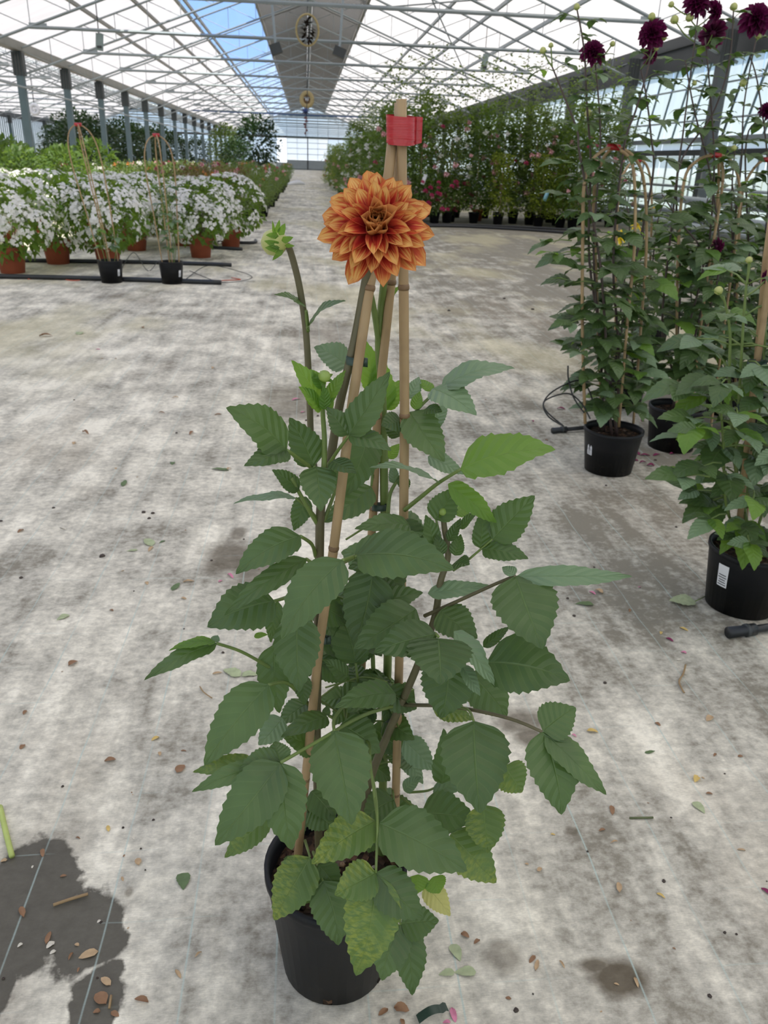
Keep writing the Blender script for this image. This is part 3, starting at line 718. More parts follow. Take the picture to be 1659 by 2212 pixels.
# leaves: (petiole points | leaflets: base, tip, width, Y of base and tip, twist, arch, material)
def zf(o, s): return lambda x, y: (o[0] + x/s, o[1] + y/s)
Z2 = zf((460, 450), 3.77); Z3 = zf((460, 760), 3.77); Z4 = zf((780, 740), 3.456); Z5 = zf((300, 1080), 3.456); Z6 = zf((760, 1080), 2.676); Z7 = zf((400, 1460), 3.607); Z8 = zf((540, 1700), 2.86)
SCL = {Z2: 3.77, Z3: 3.77, Z4: 3.456, Z5: 3.456, Z6: 2.676, Z7: 3.607, Z8: 2.86}
KM = {'n': M_LEAF, 'l': M_LIME, 'y': M_MOTT, 'd': M_PALE, 'p': M_UNDER}
NSEED = [0]
def leaf(Z, pet, lets, pr=.0022, pm_=None):
    """pet: petiole points (x, y, Y); lets: (bx, by, tx, ty, w, Yb, Yt, twist, arch, kind)"""
    pts = [at(*Z(p[0], p[1]), p[2]) for p in pet]
    if len(pts) < 2:
        b = lets[0]; B = at(*Z(b[0], b[1]), b[5]); st_ = V((PC.x + (B.x-PC.x)*.35, lerp(B.y, YC, .7), B.z-.03)); pts = [st_, lerp(st_, B, .6) + V((0, 0, .012)), B]
    p = smoothpts(pts, 5); n = len(p)-1; m = MB(); m.tube(p, [lerp(pr*1.15, pr*.8, i/n) for i in range(n+1)], 6)
    o = addw('leaf', m, T0, pm_ or M_STEMG)
    for q in lets:
        bx, by, tx, ty, wd, yb, yt = q[:7]; tw = q[7] if len(q) > 7 else 0; ar = q[8] if len(q) > 8 else .07; kd = q[9] if len(q) > 9 else 'n'
        NSEED[0] += 1
        leaflet(o, at(*Z(bx, by), yb), at(*Z(tx, ty), yt), wd/SCL[Z], tw, ar, KM[kd], NSEED[0])
# upper crown
leaf(Z2, [(770, 985, 1.11), (765, 900, 1.105), (758, 830, 1.10)], [(755, 805, 495, 705, 85, 1.10, 1.09, 25, .1, 'n')], .0028)
leaf(Z2, [(772, 1000, 1.11), (770, 960, 1.105)], [(770, 985, 1085, 755, 110, 1.105, 1.09, -30, .14, 'n')], .0028)
leaf(Z2, [(1140, 1340, 1.13), (1085, 1280, 1.12)], [(1090, 1285, 822, 1130, 200, 1.12, 1.13, 0, .08, 'p')])
leaf(Z2, [(1400, 1680, 1.18), (1390, 1600, 1.18)], [(1300, 1500, 1240, 1075, 170, 1.18, 1.19, 0, .05, 'l'), (1390, 1660, 1330, 1150, 200, 1.18, 1.20, 10, .05, 'l'), (1400, 1640, 1525, 1400, 160, 1.185, 1.2, 0, .05, 'l')])
leaf(Z2, [(1390, 760, 1.15), (1400, 740, 1.15)], [(1400, 750, 1530, 630, 45, 1.15, 1.16, 0, .06, 'l')], .0015)
leaf(Z3, [(885, 470, 1.06), (880, 420, 1.055)], [(890, 470, 637, 68, 165, 1.055, 1.05, 0, .06, 'l'), (880, 470, 695, 285, 95, 1.05, 1.03, 0, .05, 'l'), (930, 410, 1082, 150, 95, 1.055, 1.06, 0, .06, 'l'), (925, 480, 985, 370, 70, 1.05, 1.05, 0, .05, 'l'), (900, 300, 790, 140, 90, 1.055, 1.06, 0, .05, 'l'), (905, 470, 900, 270, 85, 1.045, 1.045, 20, .05, 'l')], .002)
leaf(Z3, [(830, 960, 1.07), (740, 900, 1.05), (600, 800, 1.02)], [(600, 800, 105, 455, 300, 1.02, .99, -8, .06), (600, 800, 252, 932, 165, 1.02, .96, 0, .06)], .003)
leaf(Z3, [(840, 1010, 1.08), (825, 930, 1.06)], [(820, 930, 622, 535, 240, 1.06, 1.08, 0, .05), (842, 935, 880, 1302, 270, 1.045, .98, 0, .08)], .003)
leaf(Z3, [(940, 920, 1.07), (1020, 800, 1.045), (1105, 685, 1.03)], [(1105, 680, 1442, 160, 230, 1.03, 1.03, 0, .05), (1102, 675, 925, 450, 165, 1.03, 1.04, 0, .05), (1110, 680, 1452, 806, 145, 1.03, 1.0, 0, .06), (970, 890, 1168, 990, 130, 1.045, 1.0, 0, .06)], .0025)
leaf(Z3, [(1120, 640, 1.14), (1270, 640, 1.15)], [(1270, 640, 1080, 1175, 270, 1.15, 1.12, 0, .06)])
leaf(Z3, [(1300, 1000, 1.16), (1290, 1095, 1.15)], [(1290, 1100, 915, 1392, 230, 1.15, 1.1, 0, .06)])
leaf(Z3, [(860, 1380, 1.08), (780, 1280, 1.07), (676, 1190, 1.06)], [(676, 1190, 163, 1240, 80, 1.06, 1.04, 35, .08, 'p')], .0025)
leaf(Z3, [(850, 1400, 1.08), (760, 1250, 1.06), (640, 1030, 1.05)], [(700, 1130, 480, 960, 130, 1.05, 1.05, 0, .05), (760, 1180, 657, 1457, 150, 1.09, 1.08, 0, .06)], .0032)
leaf(Z3, [(900, 1385, 1.08), (960, 1230, 1.09), (1010, 1090, 1.1)], [(1010, 1090, 960, 850, 150, 1.1, 1.12, 0, .06)], .003)
# right side, upper
leaf(Z4, [(330, 640, 1.14), (430, 490, 1.14), (600, 330, 1.14)], [(600, 340, 1150, 195, 135, 1.14, 1.15, -20, .14, 'p'), (530, 345, 862, 545, 190, 1.14, 1.08, 0, .08, 'p'), (525, 365, 438, 275, 70, 1.15, 1.18, 0, .05, 'l')], .0026)
leaf(Z4, [(300, 560, 1.14), (350, 520, 1.13)], [(360, 520, 622, 892, 250, 1.13, 1.08, 0, .08), (350, 420, 432, 255, 100, 1.15, 1.18, 0, .05, 'p'), (400, 500, 440, 365, 80, 1.13, 1.15, 0, .05, 'l'), (480, 495, 606, 520, 80, 1.12, 1.1, 0, .05)], .0025)
leaf(Z4, [(480, 500, 1.18), (520, 640, 1.2)], [(520, 640, 645, 450, 110, 1.2, 1.22, 0, .05, 'p'), (500, 850, 770, 985, 120, 1.2, 1.18, 0, .05, 'p')])
leaf(Z4, [(325, 1250, 1.12), (450, 1150, 1.10), (575, 1050, 1.08), (745, 945, 1.06)], [(745, 945, 1452, 800, 280, 1.06, 1.03, -22, .07, 'l'), (575, 1050, 62, 935, 95, 1.08, 1.02, 30, .09, 'p'), (650, 1055, 1012, 1345, 150, 1.07, 1.06, 10, .08, 'l')], .0034)
leaf(Z4, [(690, 1700, 1.09), (790, 1630, 1.07), (980, 1468, 1.06)], [(980, 1470, 1297, 1142, 250, 1.06, 1.07, 0, .05), (890, 1535, 905, 1243, 130, 1.065, 1.08, 0, .05), (905, 1540, 1250, 1615, 145, 1.06, 1.02, 0, .06)], .002)
leaf(Z4, [(600, 1500, 1.1), (560, 1320, 1.09)], [(550, 1320, 695, 1085, 200, 1.09, 1.1, 0, .05), (545, 1520, 480, 1285, 120, 1.08, 1.09, 0, .05), (650, 1480, 745, 1310, 75, 1.08, 1.08, 0, .05), (740, 1390, 878, 1255, 60, 1.085, 1.08, 0, .05), (600, 1590, 560, 1430, 95, 1.07, 1.08, 0, .05), (700, 1590, 745, 1430, 100, 1.08, 1.09, 0, .05), (700, 1640, 810, 1660, 110, 1.07, 1.04, 0, .05), (650, 1250, 830, 1290, 70, 1.1, 1.12, 0, .05, 'l')])
leaf(Z4, [(190, 900, 1.17), (200, 860, 1.18)], [(200, 865, 285, 755, 80, 1.18, 1.19, 0, .05, 'l'), (300, 580, 150, 620, 160, 1.13, 1.12, 0, .05), (290, 700, 180, 560, 130, 1.14, 1.15, 0, .05)])
leaf(Z4, [(200, 1280, 1.14), (220, 1120, 1.15), (300, 990, 1.15)], [(300, 1000, 330, 1130, 90, 1.15, 1.13, 0, .05), (240, 1050, 230, 900, 70, 1.15, 1.16, 0, .05, 'p')], .003)
# middle
leaf(Z6, [(-50, 360, 1.04), (30, 325, .99)], [(30, 320, 592, 405, 260, .99, .93, 0, .06), (20, 325, 415, 190, 165, .995, 1.0, 0, .06)], .003)
leaf(Z6, [(200, 200, 1.1), (330, 150, 1.07)], [(335, 150, 15, 168, 110, 1.07, 1.02, 0, .1)])
leaf(Z6, [(420, 670, 1.09), (600, 590, 1.06), (820, 490, 1.03), (945, 438, 1.01)], [(945, 440, 1102, 862, 330, 1.01, .93, 0, .06), (958, 440, 1622, 442, 105, 1.01, 1.01, 15, .09, 'p'), (945, 432, 868, 388, 60, 1.01, 1.03, 0, .06, 'p')], .003, M_STEMB)
leaf(Z6, [(480, 660, 1.09), (640, 820, 1.03), (780, 940, .99)], [(780, 940, 1262, 1045, 300, .99, .94, 0, .06), (760, 850, 915, 730, 60, 1.05, 1.06, 0, .05)], .003)
leaf(Z6, [(430, 800, 1.08), (470, 770, 1.0), (500, 790, .97)], [(500, 800, 515, 1070, 370, .97, .90, 0, .08, 'n'), (485, 775, 128, 882, 200, .98, .95, 0, .06), (590, 760, 832, 1080, 105, .99, .95, -35, .06, 'p'), (640, 960, 742, 1132, 75, .97, .95, -20, .05, 'p')], .003)
leaf(Z6, [(300, 700, 1.1), (370, 640, 1.04)], [(370, 630, 12, 862, 230, 1.04, .99, 0, .06), (130, 610, 412, 535, 130, 1.06, 1.08, 0, .05)])
leaf(Z6, [(150, 500, 1.12), (100, 420, 1.1)], [(120, 420, 10, 845, 260, 1.09, 1.04, 0, .05), (150, 470, 240, 860, 220, 1.12, 1.09, 0, .05)])
leaf(Z6, [(470, 700, 1.09), (510, 650, 1.06)], [(510, 640, 726, 802, 190, 1.06, 1.01, 0, .07), (440, 540, 800, 495, 90, 1.08, 1.07, 0, .07, 'p')])
leaf(Z6, [(400, 980, 1.1), (560, 940, 1.02)], [(560, 930, 515, 1262, 280, 1.03, .99, 0, .06), (690, 1000, 897, 1252, 230, 1.06, 1.03, 0, .06), (470, 1180, 700, 1270, 120, 1.12, 1.1, 0, .05, 'y')])
leaf(Z6, [(290, 1185, 1.1), (580, 1195, 1.03), (900, 1260, .95), (1100, 1340, .91)], [(1100, 1340, 1212, 1820, 265, .91, .84, 0, .06), (1105, 1335, 1295, 1200, 200, .91, .93, 0, .05), (1115, 1345, 1472, 1705, 140, .91, .85, -12, .07)], .003, M_STEMB)
leaf(Z6, [(580, 1195, 1.03), (670, 1210, 1.0), (705, 1280, .96)], [(705, 1280, 742, 1812, 350, .96, .87, 0, .05)], .0024)
leaf(Z6, [(200, 1150, 1.13), (300, 1380, 1.12)], [(300, 1390, 472, 1562, 140, 1.12, 1.1, 0, .05, 'p'), (520, 1640, 530, 1320, 130, 1.05, 1.07, 0, .05), (880, 1540, 985, 1690, 180, 1.0, .98, 0, .05, 'y'), (290, 1480, 412, 1642, 90, 1.15, 1.13, 0, .05, 'p')])
leaf(Z6, [(330, 1690, 1.1), (440, 1680, 1.09), (520, 1640, 1.08)], [(470, 1690, 700, 1590, 90, 1.08, 1.06, 0, .05, 'p'), (300, 1680, 400, 1600, 70, 1.1, 1.1, 0, .05, 'p')], .0022)
# left side
leaf(Z5, [(1320, 420, 1.08), (1290, 330, 1.06), (1205, 270, 1.03)], [(1205, 270, 722, 555, 230, 1.03, .99, 0, .09)], .003)
leaf(Z5, [(1330, 500, 1.08), (1250, 440, 1.04)], [(1250, 440, 635, 865, 155, 1.04, .97, -12, .12)], .003)
leaf(Z5, [(1300, 640, 1.09), (1120, 720, 1.05), (1010, 755, 1.02)], [(1010, 755, 510, 950, 330, 1.02, .98, 0, .06), (1040, 760, 985, 1065, 110, 1.05, 1.04, 0, .05)], .003)
leaf(Z5, [(1660, 400, 1.04), (1590, 430, .99), (1520, 450, .96)], [(1520, 450, 1065, 1042, 310, .96, .9, 0, .06)], .003)
leaf(Z5, [(1320, 1500, 1.1), (1100, 1330, 1.06), (950, 1235, 1.04), (760, 1130, 1.02), (580, 1070, 1.0)], [(580, 1070, 38, 1348, 125, 1.0, .95, 10, .08), (570, 1060, 222, 1128, 65, 1.0, .98, 30, .12, 'l'), (560, 1060, 590, 1010, 60, 1.01, 1.02, 0, .05, 'p'), (860, 1020, 965, 1005, 40, 1.06, 1.06, 0, .05, 'l')], .003)
leaf(Z5, [(1320, 1000, 1.08), (1250, 850, 1.05), (1180, 870, 1.03)], [(1180, 870, 1197, 1432, 310, 1.03, .97, 0, .06)], .003)
leaf(Z5, [(1300, 1200, 1.1), (1080, 1060, 1.06)], [(1010, 1080, 1050, 1592, 230, 1.06, 1.02, 0, .06), (1220, 1310, 1240, 1530, 120, 1.06, 1.04, 0, .05)])
leaf(Z7, [(960, 220, 1.09), (800, 60, 1.03), (650, 70, .99)], [(650, 70, 148, 698, 330, .99, .92, 0, .07)], .003)
leaf(Z5, [(1640, 1400, 1.12), (1620, 1220, 1.1)], [(1615, 1215, 1450, 750, 260, 1.1, 1.12, 0, .05), (1560, 1320, 1378, 1195, 120, 1.08, 1.07, 0, .05), (1600, 1240, 1660, 900, 160, 1.12, 1.14, 0, .05)], .0026)
# lower front
leaf(Z7, [(1160, 330, 1.1), (1120, 310, 1.06)], [(1110, 320, 745, 480, 150, 1.05, 1.0, 15, .16), (1100, 310, 1110, 230, 60, 1.06, 1.07, 0, .05)], .003)
leaf(Z7, [(1000, 250, 1.1), (760, 430, 1.05)], [(760, 330, 570, 540, 190, 1.06, 1.03, 0, .05, 'p')])
leaf(Z7, [(1640, 230, 1.1), (1380, 310, 1.03), (1050, 500, .95), (745, 675, .89)], [(740, 680, 232, 1322, 360, .89, .82, 0, .06), (745, 680, 832, 1357, 330, .89, .83, 0, .06), (740, 675, 418, 725, 210, .9, .89, 0, .06), (650, 690, 50, 905, 150, .91, .88, 0, .06), (520, 650, 58, 750, 125, .93, .92, 15, .07, 'y'), (745, 670, 700, 510, 180, .9, .93, 0, .06)], .003)
leaf(Z7, [(1400, 60, 1.1), (1180, 300, 1.02), (1160, 430, .97)], [(1160, 430, 1297, 1162, 420, .97, .88, 0, .05), (1640, 140, 1165, 250, 200, 1.04, .99, 0, .07)], .003)
leaf(Z7, [(1050, 600, 1.09), (1010, 560, 1.08)], [(1010, 560, 755, 470, 190, 1.08, 1.06, 0, .05), (980, 900, 1170, 1135, 200, 1.06, 1.03, 0, .05), (1210, 380, 1520, 600, 260, 1.09, 1.07, 0, .05)])
leaf(Z7, [(1350, 520, 1.09), (1430, 520, 1.07), (1445, 700, 1.02), (1500, 1140, .95)], [(1480, 1130, 983, 1467, 290, .95, .89, 0, .06, 'y')], .0026)
leaf(Z8, [(745, -100, 1.04), (772, 30, .99), (787, 220, .94), (778, 530, .89)], [(800, 225, 1342, 520, 320, .94, .88, 0, .05), (778, 530, 655, 1167, 310, .89, .82, 0, .06, 'y'), (778, 530, 522, 668, 215, .89, .86, 0, .06, 'y'), (780, 530, 1072, 812, 235, .89, .85, 0, .06, 'n')], .0026)
leaf(Z8, [(340, 330, 1.06), (370, 430, 1.0)], [(370, 435, 148, 823, 240, 1.0, .95, 0, .06, 'y'), (300, 430, 250, 560, 130, 1.02, .99, 0, .05)], .0024)
leaf(Z8, [(390, 400, 1.06), (450, 580, .98)], [(450, 580, 547, 978, 230, .98, .93, 0, .06), (420, 480, 545, 650, 150, 1.0, .98, 0, .05), (440, 590, 340, 720, 110, .99, .96, 0, .05, 'y')], .0024)
leaf(Z8, [(800, 600, 1.05), (900, 760, .97), (930, 845, .92)], [(925, 850, 815, 1197, 215, .92, .87, 0, .06), (935, 850, 1002, 1288, 190, .92, .86, 0, .06), (935, 845, 1168, 825, 190, .92, .91, 0, .06)], .0024)
leaf(Z8, [(930, 60, 1.1), (1060, 160, 1.05)], [(1060, 160, 1402, 195, 240, 1.04, .99, 0, .05), (1240, 290, 1522, 592, 240, .98, .93, 0, .06, 'y'), (1440, 110, 1470, 408, 220, .98, .94, 0, .05, 'y'), (1130, 555, 1170, 657, 140, .96, .95, 0, .05, 'l'), (1040, 540, 1030, 660, 120, .96, .95, 0, .05, 'l')])
leaf(Z8, [(1030, 600, 1.02), (1080, 600, .97)], [(1080, 605, 1238, 797, 130, .97, .94, 0, .04, 'd')], .002)
leaf(Z7, [(740, 1000, 1.0), (650, 1090, .93)], [(650, 1090, 306, 1417, 190, .93, .89, 0, .05, 'y')])
leaf(Z8, [(880, 20, 1.12), (890, 80, 1.1)], [(890, 80, 700, 200, 190, 1.1, 1.07, 0, .05), (870, 330, 760, 230, 150, 1.05, 1.07, 0, .05), (380, 130, 530, 250, 170, 1.05, 1.02, 0, .05), (650, 120, 560, 300, 150, 1.03, 1.0, 0, .05, 'y')])

# shaded leaves in the heart of the plant
rnd = random.Random(11)
for i in range(30):
    u = rnd.uniform(640, 900); v = rnd.uniform(1130, 1800); Y = rnd.uniform(1.1, 1.2); B = at(u, v, Y); a = rnd.uniform(0, 6.28)
    st_ = V((PC.x + rnd.uniform(-.03, .06), YC+.03, B.z-.04)); m = MB(); m.tube(smoothpts([st_, lerp(st_, B, .6) + V((0, 0, .015)), B], 4), .0018, 5); o = addw('leaf', m, T0, M_STEMG)
    for da in (0, 1.1, -1.1)[:rnd.choice((1, 2, 3))]:
        L_ = rnd.uniform(.055, .09)*(1 if da == 0 else .8); T = B + V((cos(a+da)*.8, sin(a+da)*.5-.15, rnd.uniform(-.7, .1))).normalized()*L_
        leaflet(o, B, T, L_*.62*F/depth(B), rnd.uniform(-25, 25), .08, M_LEAF, 500+i)

# ------------------------------------------------------------------ shared leaflets for the other dahlias
LEAFLETS = [leaf_mb(1, rr_, ar, .12, sd, teeth=6, droop=.15).mesh('leaflet', mt) for rr_, ar, sd, mt in ((.58, .1, 1, M_LEAF2), (.52, .14, 2, M_LEAF2), (.62, .06, 3, M_LEAF2), (.56, .16, 4, M_LEAF2), (.6, .1, 5, M_LEAF), (.55, .08, 6, M_UNDER), (.55, .12, 7, M_LIME))]
def mat4(X, Yv, N, B, s=1, sy=None):
    sy = sy or s
    return Matrix(((X.x*s, Yv.x*sy, N.x*s, B.x), (X.y*s, Yv.y*sy, N.y*s, B.y), (X.z*s, Yv.z*sy, N.z*s, B.z), (0, 0, 0, 1)))
def compound_leaf(parent, B, az, L, rnd, pet=None, up=.35, light=.12, stemmat=None):
    pet = pet or L*.8; D = V((cos(az), sin(az), up)).normalized(); J = B + D*pet + V((0, 0, -pet*.05))
    m = MB(); m.tube([B, lerp(B, J, .5) + V((0, 0, pet*.08)), J], [L*.028, L*.022, L*.018], 5); o = addw('leaf', m, parent, stemmat or M_STEMG)
    def one(dz, s, dr):
        a = az + dz; X = V((cos(a), sin(a), dr)).normalized(); N = V((rnd.uniform(-.3, .3), rnd.uniform(-.5, .1), 1)); N = (N - X*N.dot(X)).normalized()
        k_ = rnd.random(); me = LEAFLETS[6] if k_ < light*.5 else LEAFLETS[5] if k_ < light*1.5 else LEAFLETS[rnd.randrange(5)]
        add('leaflet', me, o, mat4(X, N.cross(X), N, J, s, s*rnd.uniform(.9, 1.25)))
    one(rnd.uniform(-.15, .15), L, rnd.uniform(-.75, .1))
    one(1.05+rnd.uniform(-.2, .2), L*.75, rnd.uniform(-.6, .1)); one(-1.05+rnd.uniform(-.2, .2), L*.75, rnd.uniform(-.6, .1))
    return o
def hoop(parent, P, r):
    p = smoothpts([at(*q) for q in P], 5); return cane(parent, p, r, 5)
def walk(pts, step):
    """points every `step` metres along a polyline"""
    out = []; acc = 0
    for a, b in zip(pts[:-1], pts[1:]):
        L = (b-a).length
        while acc < L: out.append(lerp(a, b, acc/L)); acc += step
        acc -= L
    return out
PURP = [petal_mesh('petal', M_PURP, .62, .6, .15, 5, .5), petal_mesh('petal', M_PURP, .55, .7, .05, 5, .5)]
YELP = [petal_mesh('petal', M_YEL, .4, .4, .15, 4)]
def dahlia_bush(label, u, v, rt, rb, h, stems, hoops, flowers, buds, seed, leafL=.11, step=.1, smat=None, ztop=9, light=.12, cat='potted plant', pet=PURP, ground=None, zlow=.05, n_pet=58):
    rnd = random.Random(seed); g = ground or gnd(u, v); d = V((g.x, g.y, 0)).normalized(); c = V((g.x, g.y, 0)) + d*rb
    t = thing('potted_dahlia', label, cat, c); pot_parts(t, c, rt, rb, h, M_POT); smat = smat or M_STEMP
    for hp in hoops: hoop(t, hp, .0075)
    for hp in hoops[:1]:
        q = hp[len(hp)//2]; p = at(q[0], q[1], q[2]); m = MB(); m.tube([p-V((.03, 0, 0)), p, p+V((.03, 0, -.003))], [.013, .014, .013], 10); addw('red_tape', m, t, M_TAPE)
    nodes_ = []
    for s in stems:
        pts = [at(*q) for q in s]
        base = c + V((rnd.uniform(-.5, .5)*rb, rnd.uniform(-.5, .5)*rb, h*.85))
        if pts[0].z > h+.08: pts = [base, lerp(base, pts[0], .5) + V((rnd.uniform(-.02, .02), 0, 0))] + pts
        p = smoothpts(pts, 5); n = len(p)-1; m = MB(); m.tube(p, [lerp(.0085, .0035, (i/n)**.7) for i in range(n+1)], 7); addw('stem', m, t, smat); nodes_ += p
        az = rnd.uniform(0, 6)
        for q in walk(p, step):
            if q.z < h+zlow or q.z > ztop: continue
            az += pi/2 + rnd.uniform(-.4, .4); sc = 1.0 if q.z < 1.0 else max(.5, 1.0 - (q.z-1.0)*.5)
            for s2 in (0, pi):
                if rnd.random() < (.95 if q.z < 1.1 else .78): compound_leaf(t, q, az+s2+rnd.uniform(-.3, .3), leafL*sc*rnd.uniform(.8, 1.15), rnd, light=light, up=rnd.uniform(-.05, .5))
    def peduncle(P):
        c_ = [q for q in nodes_ if q.z < P.z-.02] or nodes_; q = min(c_, key=lambda q: (q-P).length + max(0, .06-(P.z-q.z)))
        m = MB(); m.tube(smoothpts([q, lerp(q, P, .5) + V((0, 0, -.1*abs(P.x-q.x))), P], 4), .0032, 6); addw('flower_stalk', m, t, M_STEMG)
    for (fu, fv, Y, *_r) in list(flowers) + list(buds): peduncle(at(fu, fv, Y))
    for (fu, fv, Y, R_, ax) in flowers: dahlia_flower(t, at(fu, fv, Y), V(ax), R_, pet, None, n_pet, int(fu), 0, flat=125)
    for (bu, bv, Y, r) in buds: bud(t, at(bu, bv, Y), V((rnd.uniform(-.4, .4), -.2, 1)), r, M_BUD2, True, bu)
    return t, c, rnd
# purple dahlia beside the open floor
Yp = 3.93
t1, c1, rn = dahlia_bush('purple dahlia on hooped canes in a black pot, alone beside bare floor', 1310, 1030, .155, .125, .235,
    [[(1282, 540, Yp), (1297, 309, Yp), (1286, 140, Yp)], [(1273, 560, Yp+.05), (1276, 357, Yp+.05), (1268, 227, Yp), (1262, 110, Yp), (1246, 18, Yp)], [(1295, 560, Yp-.05), (1253, 338, Yp-.05), (1247, 283, Yp-.05), (1215, 200, Yp-.05), (1193, 145, Yp-.05)],
     [(1325, 560, Yp), (1347, 325, Yp), (1373, 240, Yp), (1396, 162, Yp), (1410, 95, Yp)], [(1360, 620, Yp+.1), (1409, 390, Yp+.1), (1406, 292, Yp+.1), (1396, 208, Yp+.1), (1384, 150, Yp+.1)]],
    [[(1264, 915, 3.86), (1258, 700, 3.86), (1259, 500, 3.87), (1262, 400, 3.88), (1280, 345, 3.9), (1325, 317, 3.93), (1370, 340, 3.96), (1392, 400, 3.98), (1396, 540, 4.0), (1385, 700, 4.0), (1368, 915, 4.0)],
     [(1300, 905, 4.05), (1288, 600, 4.03), (1283, 420, 4.02), (1300, 350, 3.99), (1325, 322, 3.95), (1360, 342, 3.9), (1371, 400, 3.87), (1370, 540, 3.85), (1355, 700, 3.84), (1337, 922, 3.84)]],
    [(1281, 112, Yp, .067, (-.1, -.7, .6)), (1408, 72, Yp, .075, (-.6, -.6, .2)), (1405, 120, Yp+.06, .045, (.7, .2, .3))],
    [(1173, 109, Yp-.05, .014), (1190, 98, Yp-.05, .011), (1323, 95, Yp, .012), (1271, 246, Yp+.05, .018), (1246, 15, Yp, .014), (1408, 36, Yp, .016), (1432, 80, Yp, .018), (1418, 105, Yp, .01)], 21, .15, .085)
for (lu, lv, Y, az_) in ((1200, 555, 3.75, 3.4), (1190, 530, 3.8, 3.0), (1225, 700, 3.75, 3.5), (1230, 760, 3.78, 3.9), (1240, 620, 3.8, 2.8)):
    compound_leaf(t1, at(lu+45, lv-10, Y+.03), az_, .12, rn, pet=.1, up=-.05)
m = MB()
def sticker(t, c, R0, R1, az, z0, z1, wd, mat_in=None):
    """paper label bent round the pot wall"""
    m = MB(); m.grid([[c + V((cos(g)*lerp(R0, R1, zz)*1.012, sin(g)*lerp(R0, R1, zz)*1.012, 0)) + V((0, 0, lerp(z0, z1, (zz*0+q)))) for q, zz in ((0, z0/.24), (1, z1/.24))] for g in [az + wd*(i/6-.5) for i in range(7)]])
    o = addw('label', m, t, M_WHITE)
    for k_ in range(5):
        za, zb = lerp(z0, z1, .08+.11*k_), lerp(z0, z1, .12+.11*k_); m = MB()
        m.grid([[c + V((cos(g)*lerp(R0, R1, zz/.24)*1.018, sin(g)*lerp(R0, R1, zz/.24)*1.018, zz)) for zz in (za, zb)] for g in [az + wd*(.8-.1*(k_ % 3))*(i/4-.5) for i in range(5)]]); addw('print_line', m, o, M_INK)
sticker(t1, c1, .125, .153, radians(197), .1, .165, .28)
Yq = 4.32
t2, c2, rn = dahlia_bush('purple dahlia with tall dark stems on hooped canes, pot standing among fallen purple petals', 1445, 978, .16, .13, .25,
    [[(1430, 700, Yq), (1451, 487, Yq), (1464, 367, Yq), (1474, 299, Yq), (1487, 195, Yq), (1508, 35, Yq)], [(1470, 600, Yq+.05), (1464, 374, Yq), (1539, 247, Yq), (1575, 136, Yq), (1585, 15, Yq)],
     [(1520, 640, Yq), (1542, 390, Yq), (1536, 227, Yq), (1523, 81, Yq)], [(1530, 680, Yq-.1), (1555, 560, Yq-.1), (1535, 380, Yq), (1500, 240, Yq), (1480, 130, Yq)], [(1490, 700, Yq-.1), (1520, 560, Yq-.1), (1470, 480, Yq-.1), (1430, 420, Yq-.1)]],
    [[(1462, 965, 4.25), (1462, 700, 4.25), (1466, 520, 4.26), (1478, 390, 4.28), (1505, 348, 4.3), (1545, 335, 4.33), (1580, 348, 4.36), (1597, 400, 4.38), (1594, 480, 4.38), (1565, 700, 4.36), (1530, 965, 4.36)],
     [(1500, 955, 4.45), (1528, 700, 4.44), (1545, 500, 4.42), (1552, 400, 4.4), (1553, 350, 4.35), (1557, 345, 4.28), (1562, 380, 4.24), (1552, 460, 4.22), (1522, 640, 4.22), (1483, 980, 4.22)]],
    [(1507, 8, Yq, .075, (0, -.7, .5)), (1543, 25, Yq, .062, (.8, -.4, .2)), (1540, 72, Yq+.1, .078, (.3, .8, .2)), (1549, 533, Yq-.15, .05, (.8, .1, -.3))],
    [(1450, 10, Yq, .014), (1457, 43, Yq, .02), (1490, 38, Yq, .02), (1585, 15, Yq, .018), (1500, 180, Yq, .012), (1585, 320, Yq, .015)], 33, .15, .085)
Yr = 4.75
t3, c3, rn = dahlia_bush('purple dahlia with a deep round bloom behind the other hooped dahlias', 1600, 945, .155, .125, .235,
    [[(1575, 620, Yr), (1601, 357, Yr), (1607, 227, Yr), (1636, 71, Yr)], [(1620, 620, Yr), (1610, 330, Yr), (1635, 260, Yr), (1655, 240, Yr)], [(1640, 650, Yr), (1660, 400, Yr), (1640, 200, Yr), (1620, 120, Yr)], [(1590, 700, Yr), (1580, 450, Yr), (1590, 300, Yr)]],
    [[(1588, 940, 4.7), (1592, 640, 4.7), (1600, 450, 4.7), (1615, 385, 4.72), (1655, 345, 4.75), (1700, 385, 4.8), (1705, 640, 4.8), (1690, 940, 4.8)]],
    [(1632, 40, Yr, .1, (-.2, -.8, .35)), (1657, 238, Yr, .055, (-.2, -.7, .5))], [(1638, 78, Yr, .016), (1605, 180, Yr, .02), (1640, 190, Yr, .014)], 45, .15, .085)
Ys = 5.25
t4, c4, rn = dahlia_bush('leafy dahlia in the black pot standing behind the lone hooped dahlia', 1342, 882, .15, .12, .235,
    [[(1345, 640, Ys), (1360, 500, Ys), (1350, 420, Ys)], [(1400, 640, Ys), (1420, 480, Ys), (1440, 430, Ys)], [(1370, 640, Ys+.1), (1390, 520, Ys+.1), (1385, 460, Ys+.1)]],
    [[(1330, 830, 5.2), (1330, 600, 5.2), (1336, 420, 5.2), (1350, 370, 5.22), (1375, 345, 5.25), (1400, 365, 5.28), (1408, 450, 5.3), (1400, 650, 5.3), (1385, 830, 5.3)]],
    [], [(1351, 640, Ys, .012)], 57, .14, .1)
Yt = 7.0
